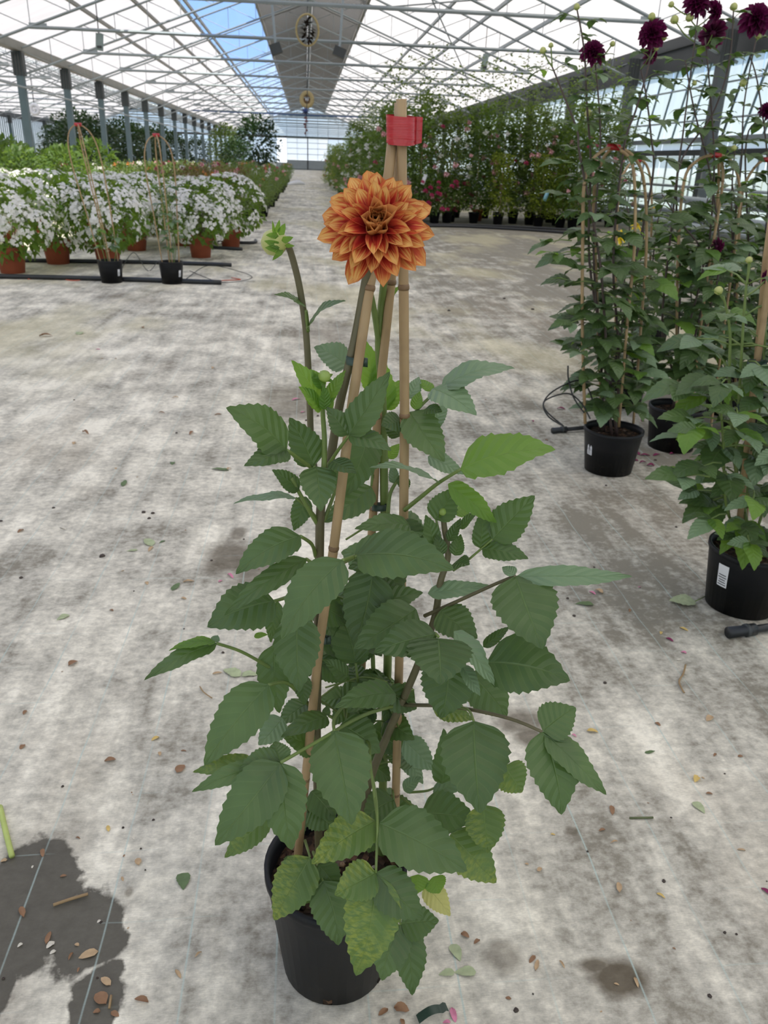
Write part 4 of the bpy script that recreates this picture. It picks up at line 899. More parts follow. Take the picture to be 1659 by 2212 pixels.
t5, c5, rn = dahlia_bush('yellow dahlia half hidden behind the purple dahlias', 1400, 760, .15, .12, .235,
    [[(1365, 600, Yt), (1345, 530, Yt), (1340, 500, Yt)], [(1390, 600, Yt), (1395, 500, Yt), (1380, 470, Yt)], [(1420, 600, Yt), (1425, 480, Yt), (1410, 440, Yt)], [(1450, 600, Yt), (1470, 500, Yt), (1480, 460, Yt)]],
    [], [(1338, 512, Yt, .085, (-.2, -.7, .6)), (1378, 484, Yt, .075, (0, -.6, .8)), (1411, 447, Yt, .045, (0, -.6, .8)), (1395, 520, Yt, .05, (.3, -.6, .5))], [], 61, .14, .14, smat=M_STEMG, pet=YELP, n_pet=30)
for i, (lu, lv, Y, dist) in enumerate(((1560, 900, 5.1, 0), (1655, 880, 5.2, 0))):
    dahlia_bush(('leafy dahlia crowded between the hooped purple dahlias', 'leafy dahlia with broad foliage behind the labelled black pot')[i], lu, lv, .15, .12, .235,
        [[(lu-20, 700, Y), (lu-40, 520, Y), (lu-30, 420, Y)], [(lu+10, 700, Y), (lu+30, 500, Y), (lu+20, 380, Y)], [(lu-60, 700, Y), (lu-70, 560, Y)]], [], [], [(lu-10, 560, Y, .015)], 70+i, .15, .09)
# large plant with the labelled pot
Yb = 2.52
tb, cb, rn = dahlia_bush('bushy dahlia with broad pale-green leaves in a black pot bearing a white label', 1588, 1335, .15, .122, .245,
    [[(1590, 1000, Yb-.03), (1600, 800, Yb-.03), (1610, 640, Yb-.03), (1622, 560, Yb-.03)], [(1570, 1100, Yb-.05), (1562, 960, Yb-.08), (1555, 830, Yb-.08)], [(1610, 1100, Yb), (1640, 900, Yb), (1655, 700, Yb)], [(1600, 1120, Yb+.05), (1577, 860, Yb), (1577, 720, Yb), (1563, 640, Yb)], [(1640, 1130, Yb-.08), (1690, 950, Yb-.1), (1700, 760, Yb-.1)]],
    [], [(1661, 598, Yb, .03, (-.7, -.4, .2))], [(1552, 628, Yb, .014), (1618, 562, Yb-.03, .011)], 81, .14, .1, smat=M_STEMG, light=.3)
cane(tb, [at(1592, 1180, 2.45), at(1625, 860, 2.47), at(1668, 560, 2.5), at(1690, 400, 2.52)], .0105, 4); cane(tb, [at(1605, 1180, 2.6), at(1628, 860, 2.58), at(1654, 560, 2.56), at(1676, 400, 2.54)], .0105, 4)
clip(1634, 785, 2.46, 42, 14, tb); clip(1605, 880, 2.46, 26, 12, tb)
sticker(tb, cb, .122, .15, radians(205), .11, .2, .3)
for (lu, lv, Y, az_, L_) in ((1520, 905, 2.35, 3.3, .15), (1500, 915, 2.3, 3.9, .14), (1530, 1000, 2.3, 3.6, .16), (1505, 1030, 2.25, 3.2, .17), (1540, 1110, 2.28, 3.7, .15), (1580, 1150, 2.3, 4.4, .13), (1640, 1160, 2.3, 4.8, .15), (1560, 880, 2.3, 4.3, .15), (1620, 960, 2.25, 4.7, .16), (1600, 1060, 2.22, 4.2, .15), (1650, 1040, 2.25, 4.9, .15), (1545, 820, 2.38, 4.0, .15), (1590, 780, 2.4, 4.6, .14)):
    compound_leaf(tb, at(lu+28, lv, Y+.05), az_, L_*.85, rn, pet=.09, up=.1, light=.3)

# ------------------------------------------------------------------ massed foliage
def blob_foliage(n, shape, sz, seed, ratio=.55):
    """n folded leaves scattered through the volume given by shape(rnd) -> (point, outward)"""
    rnd = random.Random(seed); m = MB()
    for i in range(n):
        p, o = shape(rnd); s = sz*rnd.uniform(.7, 1.3)
        X = (o + V((rnd.gauss(0, .6), rnd.gauss(0, .6), rnd.gauss(-.1, .5)))).normalized(); N = V((rnd.gauss(0, .4), rnd.gauss(0, .4), 1)); N = N - X*N.dot(X)
        if N.length < .05: continue
        N.normalize(); Yv = N.cross(X); k_ = len(m.v); w_ = s*ratio/2
        m.v += [p, p + X*s*.4 + Yv*w_ + N*s*.06, p + X*s*.45 - N*s*.02, p + X*s*.4 - Yv*w_ + N*s*.06, p + X*s - N*s*.12]
        m.f += [(k_, k_+1, k_+2), (k_, k_+2, k_+3), (k_+1, k_+4, k_+2), (k_+2, k_+4, k_+3)]
    return m
def dome(rx, ry, z0, z1, fill=.55):
    def f(rnd):
        d = V((rnd.gauss(0, 1), rnd.gauss(0, 1), rnd.gauss(.15, 1))).normalized(); r = fill + (1-fill)*rnd.random()**.6
        return V((d.x*rx*r, d.y*ry*r, (z0+z1)/2 + d.z*(z1-z0)/2*r)), d
    return f
def column_shape(r, z0, z1, wob=.35):
    def f(rnd):
        t = rnd.random(); a = rnd.uniform(0, 6.283); rr = r*(1 - .45*t)*sqrt(rnd.random())*(1 + wob*sin(t*14+a*2))
        return V((cos(a)*rr, sin(a)*rr, lerp(z0, z1, t))), V((cos(a), sin(a), .3))
    return f
M_HYD = foliage_mat('hydrangea_foliage', (.03, .075, .012), (.13, .24, .035), (.4, .6, .06), .35)
M_HYDW = foliage_mat('white_sepals', (.78, .76, .74), (.95, .93, .93), (.95, .95, .9), .3, .6)
M_LIMEF = foliage_mat('fresh_green_foliage', (.03, .07, .012), (.11, .19, .04), (.3, .48, .07), .3)
M_ROSE = foliage_mat('rose_foliage', (.04, .08, .02), (.15, .2, .055), (.3, .45, .06), .28)
M_ROSEB = foliage_mat('bronze_rose_foliage', (.13, .055, .03), (.2, .17, .055), (.35, .35, .08), .25)
M_CLIMB = foliage_mat('climbing_rose_foliage', (.028, .065, .016), (.125, .195, .045), (.32, .5, .06), .3)
M_YGRN = foliage_mat('yellow_green_foliage', (.07, .12, .015), (.27, .34, .04), (.5, .6, .07), .35)
M_EVER = foliage_mat('evergreen_foliage', (.008, .028, .008), (.03, .07, .02), (.08, .18, .03), .15)
M_PINK = foliage_mat('deep_pink_petals', (.45, .02, .12), (.7, .08, .25), (.8, .1, .3), .2)
M_PINKL = foliage_mat('pale_pink_petals', (.75, .35, .4), (.85, .55, .58), (.9, .5, .5), .2)
M_ORNG = foliage_mat('orange_petals', (.7, .25, .06), (.85, .45, .15), (.9, .4, .1), .2)
M_TAGB = plain('blue_tag', (.25, .5, .62), .4)
# a lacecap head: flat florets of four sepals
def head_mesh(seed, n=9, r=.078):
    rnd = random.Random(seed); m = MB()
    for i in range(n):
        a = rnd.uniform(0, 6.283); q = r*sqrt(rnd.random()); c = V((cos(a)*q, sin(a)*q, .03*(1-(q/r)**2)+rnd.uniform(-.01, .01))); N = V((cos(a)*q*6+rnd.gauss(0, .25), sin(a)*q*6+rnd.gauss(0, .25), 1)).normalized()
        X = N.orthogonal().normalized(); Yv = N.cross(X); s = rnd.uniform(.019, .027); a0 = rnd.random()*6
        for k_ in range(4):
            b = a0 + k_*pi/2; d = X*cos(b) + Yv*sin(b); e = X*cos(b+pi/2) + Yv*sin(b+pi/2); j = len(m.v)
            m.v += [c, c + d*s*.7 + e*s*.62 + N*.003, c + d*s*1.25, c + d*s*.7 - e*s*.62 + N*.003]; m.f.append((j, j+1, j+2, j+3))
    return m.mesh('flower_head', M_HYDW)
HEADS = [head_mesh(i) for i in range(5)]
HYF = [blob_foliage(750, dome(.55, .55, .17, 1.05), .1, 100+i, .6).mesh('foliage', M_HYD) for i in range(3)]
def head_spots(rnd, n, rx=.56, z0=.2, z1=1.08):
    out = []
    for i in range(n):
        d = V((rnd.gauss(0, 1), rnd.gauss(-.35, 1), rnd.gauss(.45, .8))).normalized(); p = V((d.x*rx, d.y*rx, (z0+z1)/2 + d.z*(z1-z0)/2)); out.append((p, d))
    return out
def hydrangea(x, y, label, seed, s=1.0, n=70, singly=True, pot=True, tz=1.0):
    rnd = random.Random(seed); c = V((x, y, 0)); t = thing('white_hydrangea', label, 'potted shrub', c, 'white hydrangeas in clay pots')
    if pot:
        m = MB(); m.lathe([(.05, .0), (.15, .0), (.185, .27), (.2, .275), (.2, .33), (.18, .33), (.17, .28)], 22, c); addw('pot', m, t, M_TERRA)
        m = MB(); m.lathe([(.001, .29), (.175, .29)], 16, c); addw('soil', m, t, M_SOIL)
        m = MB()
        for k_ in range(6): g = rnd.uniform(0, 6.28); m.tube([c + V((cos(g)*.04, sin(g)*.04, .28)), c + V((cos(g)*.16, sin(g)*.16, .7))], .006, 4)
        addw('stems', m, t, M_STEMB, True, 'stuff')
    M0 = Matrix.Translation(c) @ Matrix.Rotation(rnd.uniform(0, 6), 4, 'Z') @ Matrix.Diagonal((s, s, s*tz, 1))
    add('foliage', HYF[seed % 3], t, M0, 'stuff')
    sp = head_spots(rnd, n)
    if singly:
        for p, d in sp:
            N = (d + V((0, 0, .5))).normalized(); X = N.orthogonal().normalized(); B = c + V((p.x*s, p.y*s, p.z*s*tz))
            add('flower_head', HEADS[rnd.randrange(5)], t, mat4(X, N.cross(X), N, B, rnd.uniform(.8, 1.25)))
    else:
        m = MB()
        for p, d in sp:
            src = HEADS[rnd.randrange(5)]; N = (d + V((0, 0, .5))).normalized(); X = N.orthogonal().normalized(); MM = mat4(X, N.cross(X), N, c + V((p.x*s, p.y*s, p.z*s*tz)), 1.1); j = len(m.v)
            m.v += [MM @ q.co for q in src.vertices]; m.f += [tuple(j+i for i in q.vertices) for q in src.polygons]
        addw('flower_heads', m, t, M_HYDW, True, 'stuff')
def gp(u, v): p = gnd(u, v); return p.x, p.y
HY = [((432, 558), 'white hydrangea in a clay pot beside the hooped canes, next to bare floor', 1.05), ((230, 575), 'white hydrangea in the clay pot right behind the bare hooped canes', 1.1), ((20, 592), 'white hydrangea in a clay pot with a low trailing bloom, by the long black hose', 1.1), ((497, 537), 'white hydrangea in the clay pot nearest the central path', 1.12), ((292, 543), 'white hydrangea between the two hooped cane frames', 1.05), ((120, 572), 'white hydrangea drooping over the black hose between clay pots', 1.15), ((395, 532), 'white hydrangea tucked behind the clay pot beside the path', 1.05)]
for i, ((u, v), lb, s) in enumerate(HY):
    x, y = gp(u, v); hydrangea(x, y+.15, lb, 200+i, s, 95)
k_ = 0
for row, (yy, x0, x1) in enumerate(((15.6, -6.2, -2.0), (17.2, -7.2, -2.2))):
    x = x0
    while x < x1+.1:
        hydrangea(x + .2*sin(x*9), yy+.2*sin(x*5), 'white hydrangea in the massed rows behind the front pots', 230+k_, 1.05, 90, False); x += 1.05; k_ += 1
for i, (x, y) in enumerate(((-5.4, 12.6), (-6.5, 13.2), (-5.3, 14.2))): hydrangea(x, y, 'white hydrangea in the massed rows behind the front pots', 260+i, 1.1, 100, False)
# fresh green and cream shrubs behind, left
GRF = [blob_foliage(800, dome(.62, .62, .25, 1.5), .13, 300+i, .55).mesh('foliage', M_LIMEF) for i in range(2)]
CRM = foliage_mat('cream_flower_heads', (.65, .68, .35), (.85, .85, .6), (.9, .9, .6), .3)
CRH = [blob_foliage(60, dome(.13, .13, -.08, .1), .07, 320+i, .9).mesh('flower_head', CRM) for i in range(2)]
def green_shrub(x, y, seed, s, cream=0):
    rnd = random.Random(seed); c = V((x, y, 0)); t = thing('green_shrub', 'cream-flowered green shrub by the valley posts' if cream else 'fresh green leafy shrub behind the white hydrangeas', 'potted shrub', c, 'cream flowered shrubs' if cream else 'green shrubs behind the hydrangeas')
    m = MB(); m.lathe([(.05, .0), (.15, .0), (.18, .3), (.16, .3), (.15, .26)], 14, c); addw('pot', m, t, M_POT)
    add('foliage', GRF[seed % 2], t, Matrix.Translation(c) @ Matrix.Rotation(rnd.uniform(0, 6), 4, 'Z') @ Matrix.Scale(s, 4), 'stuff')
    for i in range(cream):
        a = rnd.uniform(0, 6.28); q = .6*sqrt(rnd.random()); add('flower_head', CRH[i % 2], t, Matrix.Translation(c + V((cos(a)*q*s, sin(a)*q*s, (1.55-.5*q*q)*s))))
for i in range(16):
    x = -9.3 + (i % 4)*1.2 + .3*(i//4 % 2) - (.35 if i > 10 else 0); y = 16.5 + (i//4)*2.0 + .3*sin(i*3)
    green_shrub(x, y+1.2, 400+i, random.Random(i).uniform(.95, 1.2), 10 if x < -7.2 and i < 12 else 0)
for i, (x, y) in enumerate(((-8.0, 15.0), (-9.4, 14.6), (-7.4, 16.2))): green_shrub(x, y, 430+i, 1.15, 12)
# rose bushes along the left of the path
RSF = [blob_foliage(480, dome(.4, .4, .25, 1.05, .3), .07, 500+i, .6).mesh('foliage', mt) for i, mt in enumerate((M_ROSE, M_ROSEB, M_ROSE))]
def bloom_mesh(mat, r, seed): return blob_foliage(34, dome(r*.5, r*.5, -r*.4, r*.5, .3), r*.75, seed, .9).mesh('bloom', mat)
BL = {'pink': bloom_mesh(M_PINK, .06, 1), 'pale': bloom_mesh(M_PINKL, .06, 2), 'white': bloom_mesh(M_HYDW, .06, 3), 'orange': bloom_mesh(M_ORNG, .05, 4)}
m = MB(); m.lathe([(.03, 0), (.1, 0), (.13, .22), (.14, .22), (.14, .25), (.12, .25), (.115, .2), (.001, .2)], 14); SPOT = m.mesh('pot', M_POT)
m = MB(); m.lathe([(.03, 0), (.1, 0), (.135, .22), (.15, .22), (.15, .27), (.13, .27), (.12, .2), (.001, .2)], 14); TPOT = m.mesh('pot', M_TERRA)
def rose(x, y, seed, s, kind, edge=False):
    rnd = random.Random(seed); c = V((x, y, 0)); t = thing('rose_bush', 'low potted rose in the block beside the path', 'rose bush', c, 'roses lining the path' if edge else 'roses in the block beside the path')
    if edge: t['label'] = 'low potted rose bush standing right at the path edge beyond the hydrangeas'
    add('pot', SPOT, t, Matrix.Translation(c)); add('foliage', RSF[kind], t, Matrix.Translation(c) @ Matrix.Rotation(rnd.uniform(0, 6), 4, 'Z') @ Matrix.Scale(s, 4), 'stuff')
    for i in range(rnd.randrange(1, 4)):
        a = rnd.uniform(0, 6.28); q = rnd.uniform(.05, .3); add('bloom', BL[rnd.choice(('pink', 'pale', 'orange', 'pale', 'white'))], t, Matrix.Translation(c + V((cos(a)*q*s, sin(a)*q*s, (1.0-.8*q*q)*s))) @ Matrix.Scale(rnd.uniform(.8, 1.2), 4))
i = 0; y = 20.5
while y < 62:
    for j in range(6 if y < 40 else 4):
        x = -1.3 - j*.85 + .15*sin(i*7.1); rose(x, y + .2*sin(i*3.3), 600+i, .95 + .2*sin(i*1.7) + (.12 if j > 1 else 0), 1 if (j < 3 and y < 32 and i % 3) else (0, 1, 2, 1, 0, 2)[(i*5+j) % 6], j == 0); i += 1
    y += .95 if y < 30 else 1.6 if y < 45 else 2.6
# climbing roses on the right
CLF = [blob_foliage(1700, column_shape(.52, .3, 2.5), .095, 700+i, .55).mesh('foliage', mt) for i, mt in enumerate((M_CLIMB, M_YGRN, M_CLIMB, M_ROSE))]
SHF = [blob_foliage(200, column_shape(.42, 2.1, 3.5, .8), .09, 720+i, .5).mesh('shoots', M_ROSE) for i in range(2)]
PKF = blob_foliage(1400, dome(.62, .45, .2, 1.25), .08, 730, .55).mesh('foliage', M_CLIMB)
def climber(x, y, seed, s, sz, kind, label, blooms, terra=False, shoots=True, group='climbing roses beyond the open floor', tagc=None, bush=False):
    rnd = random.Random(seed); c = V((x, y, 0)); t = thing('climbing_rose', label, 'rose', c, group)
    add('pot', TPOT if terra else SPOT, t, Matrix.Translation(c) @ Matrix.Scale(1.15, 4))
    M0 = Matrix.Translation(c) @ Matrix.Rotation(rnd.uniform(0, 6), 4, 'Z') @ Matrix.Diagonal((s, s, sz, 1))
    add('foliage', PKF if bush else CLF[kind], t, Matrix.Translation(c) if bush else M0, 'stuff')
    if shoots: add('shoots', SHF[seed % 2], t, M0, 'stuff')
    m = MB(); m.tube([c + V((.03, 0, .2)), c + V((.02, 0, 1.9*sz))], .008, 5); addw('stake', m, t, M_CANE)
    for nm, n in blooms:
        for i in range(n):
            a = rnd.uniform(3.3, 6.1); z = rnd.uniform(.5, 2.2)*sz if not bush else rnd.uniform(.3, 1.05); q = (.52*(1-.4*z/2.5/sz)*s) if not bush else .5
            add('bloom', BL[nm], t, Matrix.Translation(c + V((cos(a)*q*(1.1 if bush else 1), sin(a)*q, z))) @ Matrix.Scale(rnd.uniform(.9, 1.5), 4))
    if tagc:
        z, m = 1.1*sz, MB(); m.box(c + V((.05, -.4*s, z)), .1, .01, .26, Matrix.Rotation(.3, 3, 'Y')); addw('plant_tag', m, t, M_TAGB if tagc == 'b' else M_WHITE)
FR = [(905, 482, 0, 'w'), (940, 483, 0, ''), (975, 480, 0, ''), (1034, 478, 0, ''), (1078, 487, 1, ''), (1110, 484, 2, ''), (1147, 482, 0, ''), (1166, 490, 1, 'b'), (1190, 482, 2, ''), (1213, 493, 1, ''), (1240, 495, 0, '')]
LB = {905: 'climbing rose with a white tag standing beside the pink-flowered bushes', 940: 'low rose bush smothered in deep pink blooms at the row front', 975: 'low rose bush with trailing deep pink blooms beside the clay pot', 1034: 'dark climbing rose in the terracotta pot', 1078: 'slim yellow-green climber next to the terracotta pot', 1110: 'climbing rose with pale pink blooms between yellow-green climbers', 1166: 'yellow-green climber carrying a blue tag', 1213: 'narrow yellow-green climber near the window wall'}
for i, (u, v, kd, tg) in enumerate(FR):
    x, y = gp(u, v); bush = u in (940, 975); dfl = 'dark leafy climbing rose in the row edged by black hoses'
    climber(x, y+.2, 800+i, .8 if kd == 1 else 1.05, .72 if kd == 1 else 1.0, kd, LB.get(u, dfl), [('pink', 14)] if bush else [('pink', 3), ('pale', 4)] if kd == 0 else [('pale', 7)] if kd == 2 else [], u == 1034, not bush and kd != 1, tagc=tg or None, bush=bush)
for i in range(9):
    x = 2.3 + i*.78; climber(x, 23.2+.3*sin(i*2), 830+i, 1.25, 1.12+.1*sin(i*3), (2, 0, 3)[i % 3], 'tall climbing rose in the second row with long loose shoots', [('pale', 5), ('white', 4), ('pink', 1)], group='second row of climbing roses')
for i in range(8):
    x = 2.75 + i*.9; climber(x, 25.5, 850+i, 1.4, 1.22+.12*sin(i*2.2), (0, 3, 2)[i % 3], 'tall climbing rose rising behind the other climbers', [('white', 3)], group='back rows of climbing roses')
for i in range(14):
    y = 25.5 + i*2.4; climber(1.85 - .02*i + .1*sin(i*5), y, 870+i, 1.0, .78 + .16*sin(i*1.9) + (.12 if i < 3 else 0), (0, 3, 2, 1)[i % 4], 'bushy climbing rose with white blooms lining the path on the window-wall side', [('white', 14 if i < 5 else 5), ('pale', 3)], group='climbers lining the path', tagc='b' if i == 0 else None, shoots=i % 3 == 0)
    if i > 1: climber(3.1 + .1*sin(i), y, 890+i, 1.3, 1.05, (2, 0)[i % 2], 'tall climbing rose rising behind the other climbers', [('white', 2)], group='back rows of climbing roses')
# evergreens further back
EVF = [blob_foliage(1500, dome(1.7, 1.5, .5, 4.6, .35), .3, 900+i, .5).mesh('foliage', mt) for i, mt in enumerate((M_EVER, M_ROSE))]
def evergreen(x, y, s, sz, k_, label, group=None):
    c = V((x, y, 0)); t = thing('evergreen_shrub', label, 'shrub', c, group); m = MB(); m.tube([c, c + V((0, 0, 2*sz))], .07, 6); addw('trunk', m, t, M_STEMB)
    add('foliage', EVF[k_], t, Matrix.Translation(c) @ Matrix.Rotation(x*3, 4, 'Z') @ Matrix.Diagonal((s, s, sz, 1)), 'stuff')
evergreen(-3.6, 66, 1.15, .95, 0, 'large dark evergreen shrub towering over the roses by the path')
evergreen(-6.0, 66, .8, .82, 1, 'lighter green shrub leaning against the large dark evergreen'); evergreen(-5.0, 63, .75, .6, 0, 'small dark shrub in front of the large evergreen')
for i in range(10): evergreen(-14.5 - (i % 3)*2.2 + i*.25, 60 + i*4.2, 1.2, .82 + .1*sin(i*2), 0, 'dark evergreen shrub in the neighbouring span beyond the valley posts', 'evergreens of the neighbouring span')

# ------------------------------------------------------------------ two slim trellised plants in front of the hydrangeas
def trellis(u, v, label, hz, leaves, seed, ln=-.13):
    rnd = random.Random(seed); g = gnd(u, v); c = V((g.x, g.y+.13, 0)); t = thing('trellised_climber', label, 'potted plant', c); pot_parts(t, c, .15, .125, .27, M_POT)
    k_ = MB()
    for a, r_ in ((.3, .12), (1.9, .12)):
        d = V((cos(a), sin(a), 0)); pts = [c + d*.1 + V((0, 0, .2)), c + d*.14 + V((ln*.35, 0, .8)), c + d*.17 + V((ln*.75, 0, hz*.78)), c + d*.13 + V((ln*.93, 0, hz*.94)), c + V((ln, 0, hz)), c - d*.13 + V((ln*.93, 0, hz*.94)), c - d*.17 + V((ln*.75, 0, hz*.78)), c - d*.14 + V((ln*.35, 0, .8)), c - d*.1 + V((0, 0, .2))]
        cane(t, smoothpts(pts, 5), .0075, 4)
    p = c + V((ln, 0, hz)); m = MB(); m.tube([p-V((.04, 0, 0)), p+V((.04, 0, 0))], .02, 8); addw('red_tape', m, t, M_TAPE)
    for s in range(3):
        a = rnd.uniform(0, 6); pts = smoothpts([c + V((cos(a)*.05, sin(a)*.05, .22)), c + V((cos(a)*.1, sin(a)*.1, .5)), c + V((cos(a)*.08-.05, sin(a)*.08, leaves))], 4); m = MB(); m.tube(pts, .005, 5); addw('stem', m, t, M_STEMG)
        for q in walk(pts, .1):
            if q.z > .32: compound_leaf(t, q, rnd.uniform(0, 6.28), .11, rnd, light=.3)
    sticker(t, c, .125, .148, radians(-35), .09, .17, .25)
trellis(237, 613, 'nearly bare hooped canes with a few leaves in a small black pot', 1.78, .62, 5, -.2)
trellis(369, 615, 'small leafy climber on hooped canes in a small black pot', 1.7, 1.15, 6, -.06)

# ------------------------------------------------------------------ things hanging under the roof
def cord(parent, a, b, r=.008): m = MB(); m.tube([a, b], r, 4); addw('cord', m, parent, M_DARK)
M_WREATH = plain('straw_ring', (.42, .33, .16), .7, 0, .3, 20)
Yh = 21.2; c = at(664, 65, Yh); s = depth(c)/F
t = thing('hanging_ring', 'large straw-coloured ring hanging under the ridge vent', 'ring', c); m = MB(); R_ = 24*s; ax = [c + V((cos(g)*R_, -.25*sin(g)*R_, sin(g)*R_*1.2)) for g in [2*pi*i/28 for i in range(29)]]
m.tube(ax, 2.4*s, 6, False); addw('ring', m, t, M_WREATH); cord(t, c + V((0, 0, R_*1.2)), V((RX, c.y, RZ-.35)))
m = MB(); m.v = []; mm = blob_foliage(60, dome(.1, .1, -.3, .25, .2), .12, 5); mm.v = [p + c for p in mm.v]; addw('dried_bunch', mm, t, plain('dried_flowers', (.02, .014, .01), .9, 0, .2, 5, .1))
Yf = 51.6; c = at(663, 215, Yf); s = depth(c)/F
t = thing('circulation_fan', 'round pale circulation fan hanging below the shaded ridge', 'fan', c); m = MB(); R_ = 11.5*s
m.tube([c + V((cos(g)*R_, 0, sin(g)*R_*1.12)) for g in [2*pi*i/24 for i in range(25)]], .13, 6, False); addw('shroud', m, t, M_WREATH)
m = MB(); m.lathe([(.001, -.05), (R_*.3, -.04), (R_*.3, .04), (.001, .05)], 14); m.v = [c + V((p.x, p.z, p.y)) for p in m.v]; addw('motor', m, t, M_WHITE)
for i in range(5):
    g = i*2*pi/5; d = V((cos(g), 0, sin(g)*1.1)); e = V((-sin(g), .5, cos(g))); m = MB(); m.quad(c + d*R_*.2 - e*.08, c + d*R_*.2 + e*.08, c + d*R_*.9 + e*.16, c + d*R_*.9 - e*.16); addw('blade', m, t, M_NODE)
cord(t, c + V((0, 0, R_)), V((RX, c.y, RZ-.35)), .03)
Yo = 50.0; c = at(660, 240, Yo); s = depth(c)/F
t = thing('hanging_ornament', 'blue star ornament with a dangling chain of reddish whorls below the fan', 'ornament', c); m = MB()
for i in range(10):
    g = i*2*pi/10; d = V((cos(g), 0, sin(g))); e = V((-sin(g), 0, cos(g))); j = len(m.v); m.v += [c + e*.08, c + d*10*s, c - e*.08, c + V((0, -.15, 0))]; m.f += [(j, j+1, j+3), (j+1, j+2, j+3), (j, j+2, j+1)]
addw('star', m, t, plain('blue_foil', (.02, .05, .2), .35, .3))
for i in range(6):
    z = c.z - (14+i*6)*s; m = MB(); m.lathe([(.001, -.05), ((4.6-.45*i)*s, -.02), ((3-.3*i)*s, .07), (.001, .1)], 8, V((c.x+.05*sin(i*2), c.y, z))); addw('whorl', m, t, plain('red_brown_foil', (.15, .06, .07), .5))
cord(t, V((RX, c.y, RZ-.35)), V((c.x, c.y, c.z-50*s)), .02)
for (u, v, Y, w_, h_, lb) in ((596, 106, 24.5, 24, 20, 'dark boxy ventilation motor on the valley-post edge of the ridge vent'), (733, 113, 24.5, 26, 18, 'dark boxy ventilation motor on the window-wall edge of the ridge vent')):
    c = at(u, v, Y); s = depth(c)/F; t = thing('vent_motor', lb, 'motor', c); m = MB(); m.box(c, w_*s, .3, h_*s, Matrix.Rotation(-.35 if u < 660 else .35, 3, 'Y')); addw('housing', m, t, M_DARK, False)
    m = MB(); m.bar(c, V((c.x + (-.3 if u < 660 else .3), Y, roof_z(c.x)-.1)), .06, .06); addw('bracket', m, t, M_STEEL, False)
for (u, v, Y, w_, h_, lb) in ((215, 91, 27.4, 14, 32, 'narrow grey-green box hanging from the tie beam on the valley-post side'), (1047, 135, 33.4, 12, 32, 'narrow grey box hanging from the tie beam on the window-wall side')):
    c = at(u, v, Y); s = depth(c)/F; t = thing('hanging_box', lb, 'box', c); m = MB(); m.box(c, w_*s, .14, h_*s, Matrix.Rotation(.12, 3, 'Y')); addw('casing', m, t, plain('grey_green_box', (.25, .31, .3), .5), False)
    m = MB(); m.box(c + V((0, -.08, -h_*s*.3)), w_*s*.7, .03, h_*s*.15); addw('lamp_slot', m, t, M_DARK, False); cord(t, c + V((0, 0, h_*s*.4)), V((c.x, c.y, roof_z(c.x)-.1)), .015)
c = at(75, 236, 62); s = depth(c)/F; t = thing('circulation_fan', 'white round fan hanging in the neighbouring span', 'fan', c); m = MB()
m.tube([c + V((cos(g)*8*s, 0, sin(g)*9*s)) for g in [2*pi*i/20 for i in range(21)]], .12, 6, False); addw('shroud', m, t, M_WHITE); m = MB(); m.box(c, 5*s, .2, 5*s); addw('motor', m, t, M_WHITE); cord(t, c + V((0, 0, 9*s)), V((c.x, c.y, 6.4)), .03)

# ------------------------------------------------------------------ hoses
def hose(P, r, label, mat=None, name='hose', end=None, cat='hose'):
    pts = smoothpts([gnd(u, v, r) + V((0, 0, dz)) for u, v, dz in P], 6); m = MB(); m.tube(pts, r, 8)
    return single(name, m, mat or M_HOSE, label, cat, loc=pts[0])
hose([(-30, 596, 0), (150, 600, 0), (300, 604, 0), (478, 610, 0)], .03, 'long black hose lying in front of the two trellised pots')
hose([(30, 562, 0), (300, 566, 0), (500, 572, 0)], .028, 'black hose running between the clay pots of the hydrangeas')
hose([(440, 533, 0), (523, 538, 0)], .028, 'short end of black hose poking out past the last clay pot')
hose([(470, 523, 0), (545, 524, 0), (552, 519, 0.0)], .028, 'bent black hose end beside the path near the hydrangeas')
hose([(900, 488, 0), (1000, 489, 0), (1150, 497, 0), (1280, 507, 0)], .035, 'black hose along the front of the climbing roses')
hose([(920, 485, 0), (1030, 486, 0), (1180, 493, 0), (1280, 500, 0)], .03, 'second black hose behind the first along the climbing roses', )
M_REDW = plain('orange_cord', (.5, .1, .05), .5)
hose([(60, 603, 0), (110, 600, 0), (160, 606, 0), (205, 600, 0)], .006, 'thin orange cord beside the long black hose', M_REDW, 'cord', None, 'cord')
hose([(440, 612, 0), (480, 606, 0), (520, 604, 0), (500, 600, 0)], .006, 'thin red cord at the end of the long black hose', M_REDW, 'cord', None, 'cord')
hose([(400, 604, 0), (450, 580, .04), (520, 592, .03), (543, 601, 0), (480, 610, 0), (410, 590, .03)], .005, 'thin black drip line coiled beside the leafy trellised pot', None, 'drip_line', None, 'tube')
hose([(260, 585, 0), (290, 560, .1), (320, 590, .03), (345, 575, .08), (355, 600, 0)], .005, 'thin black drip line looping between the trellised pots', None, 'drip_line', None, 'tube')
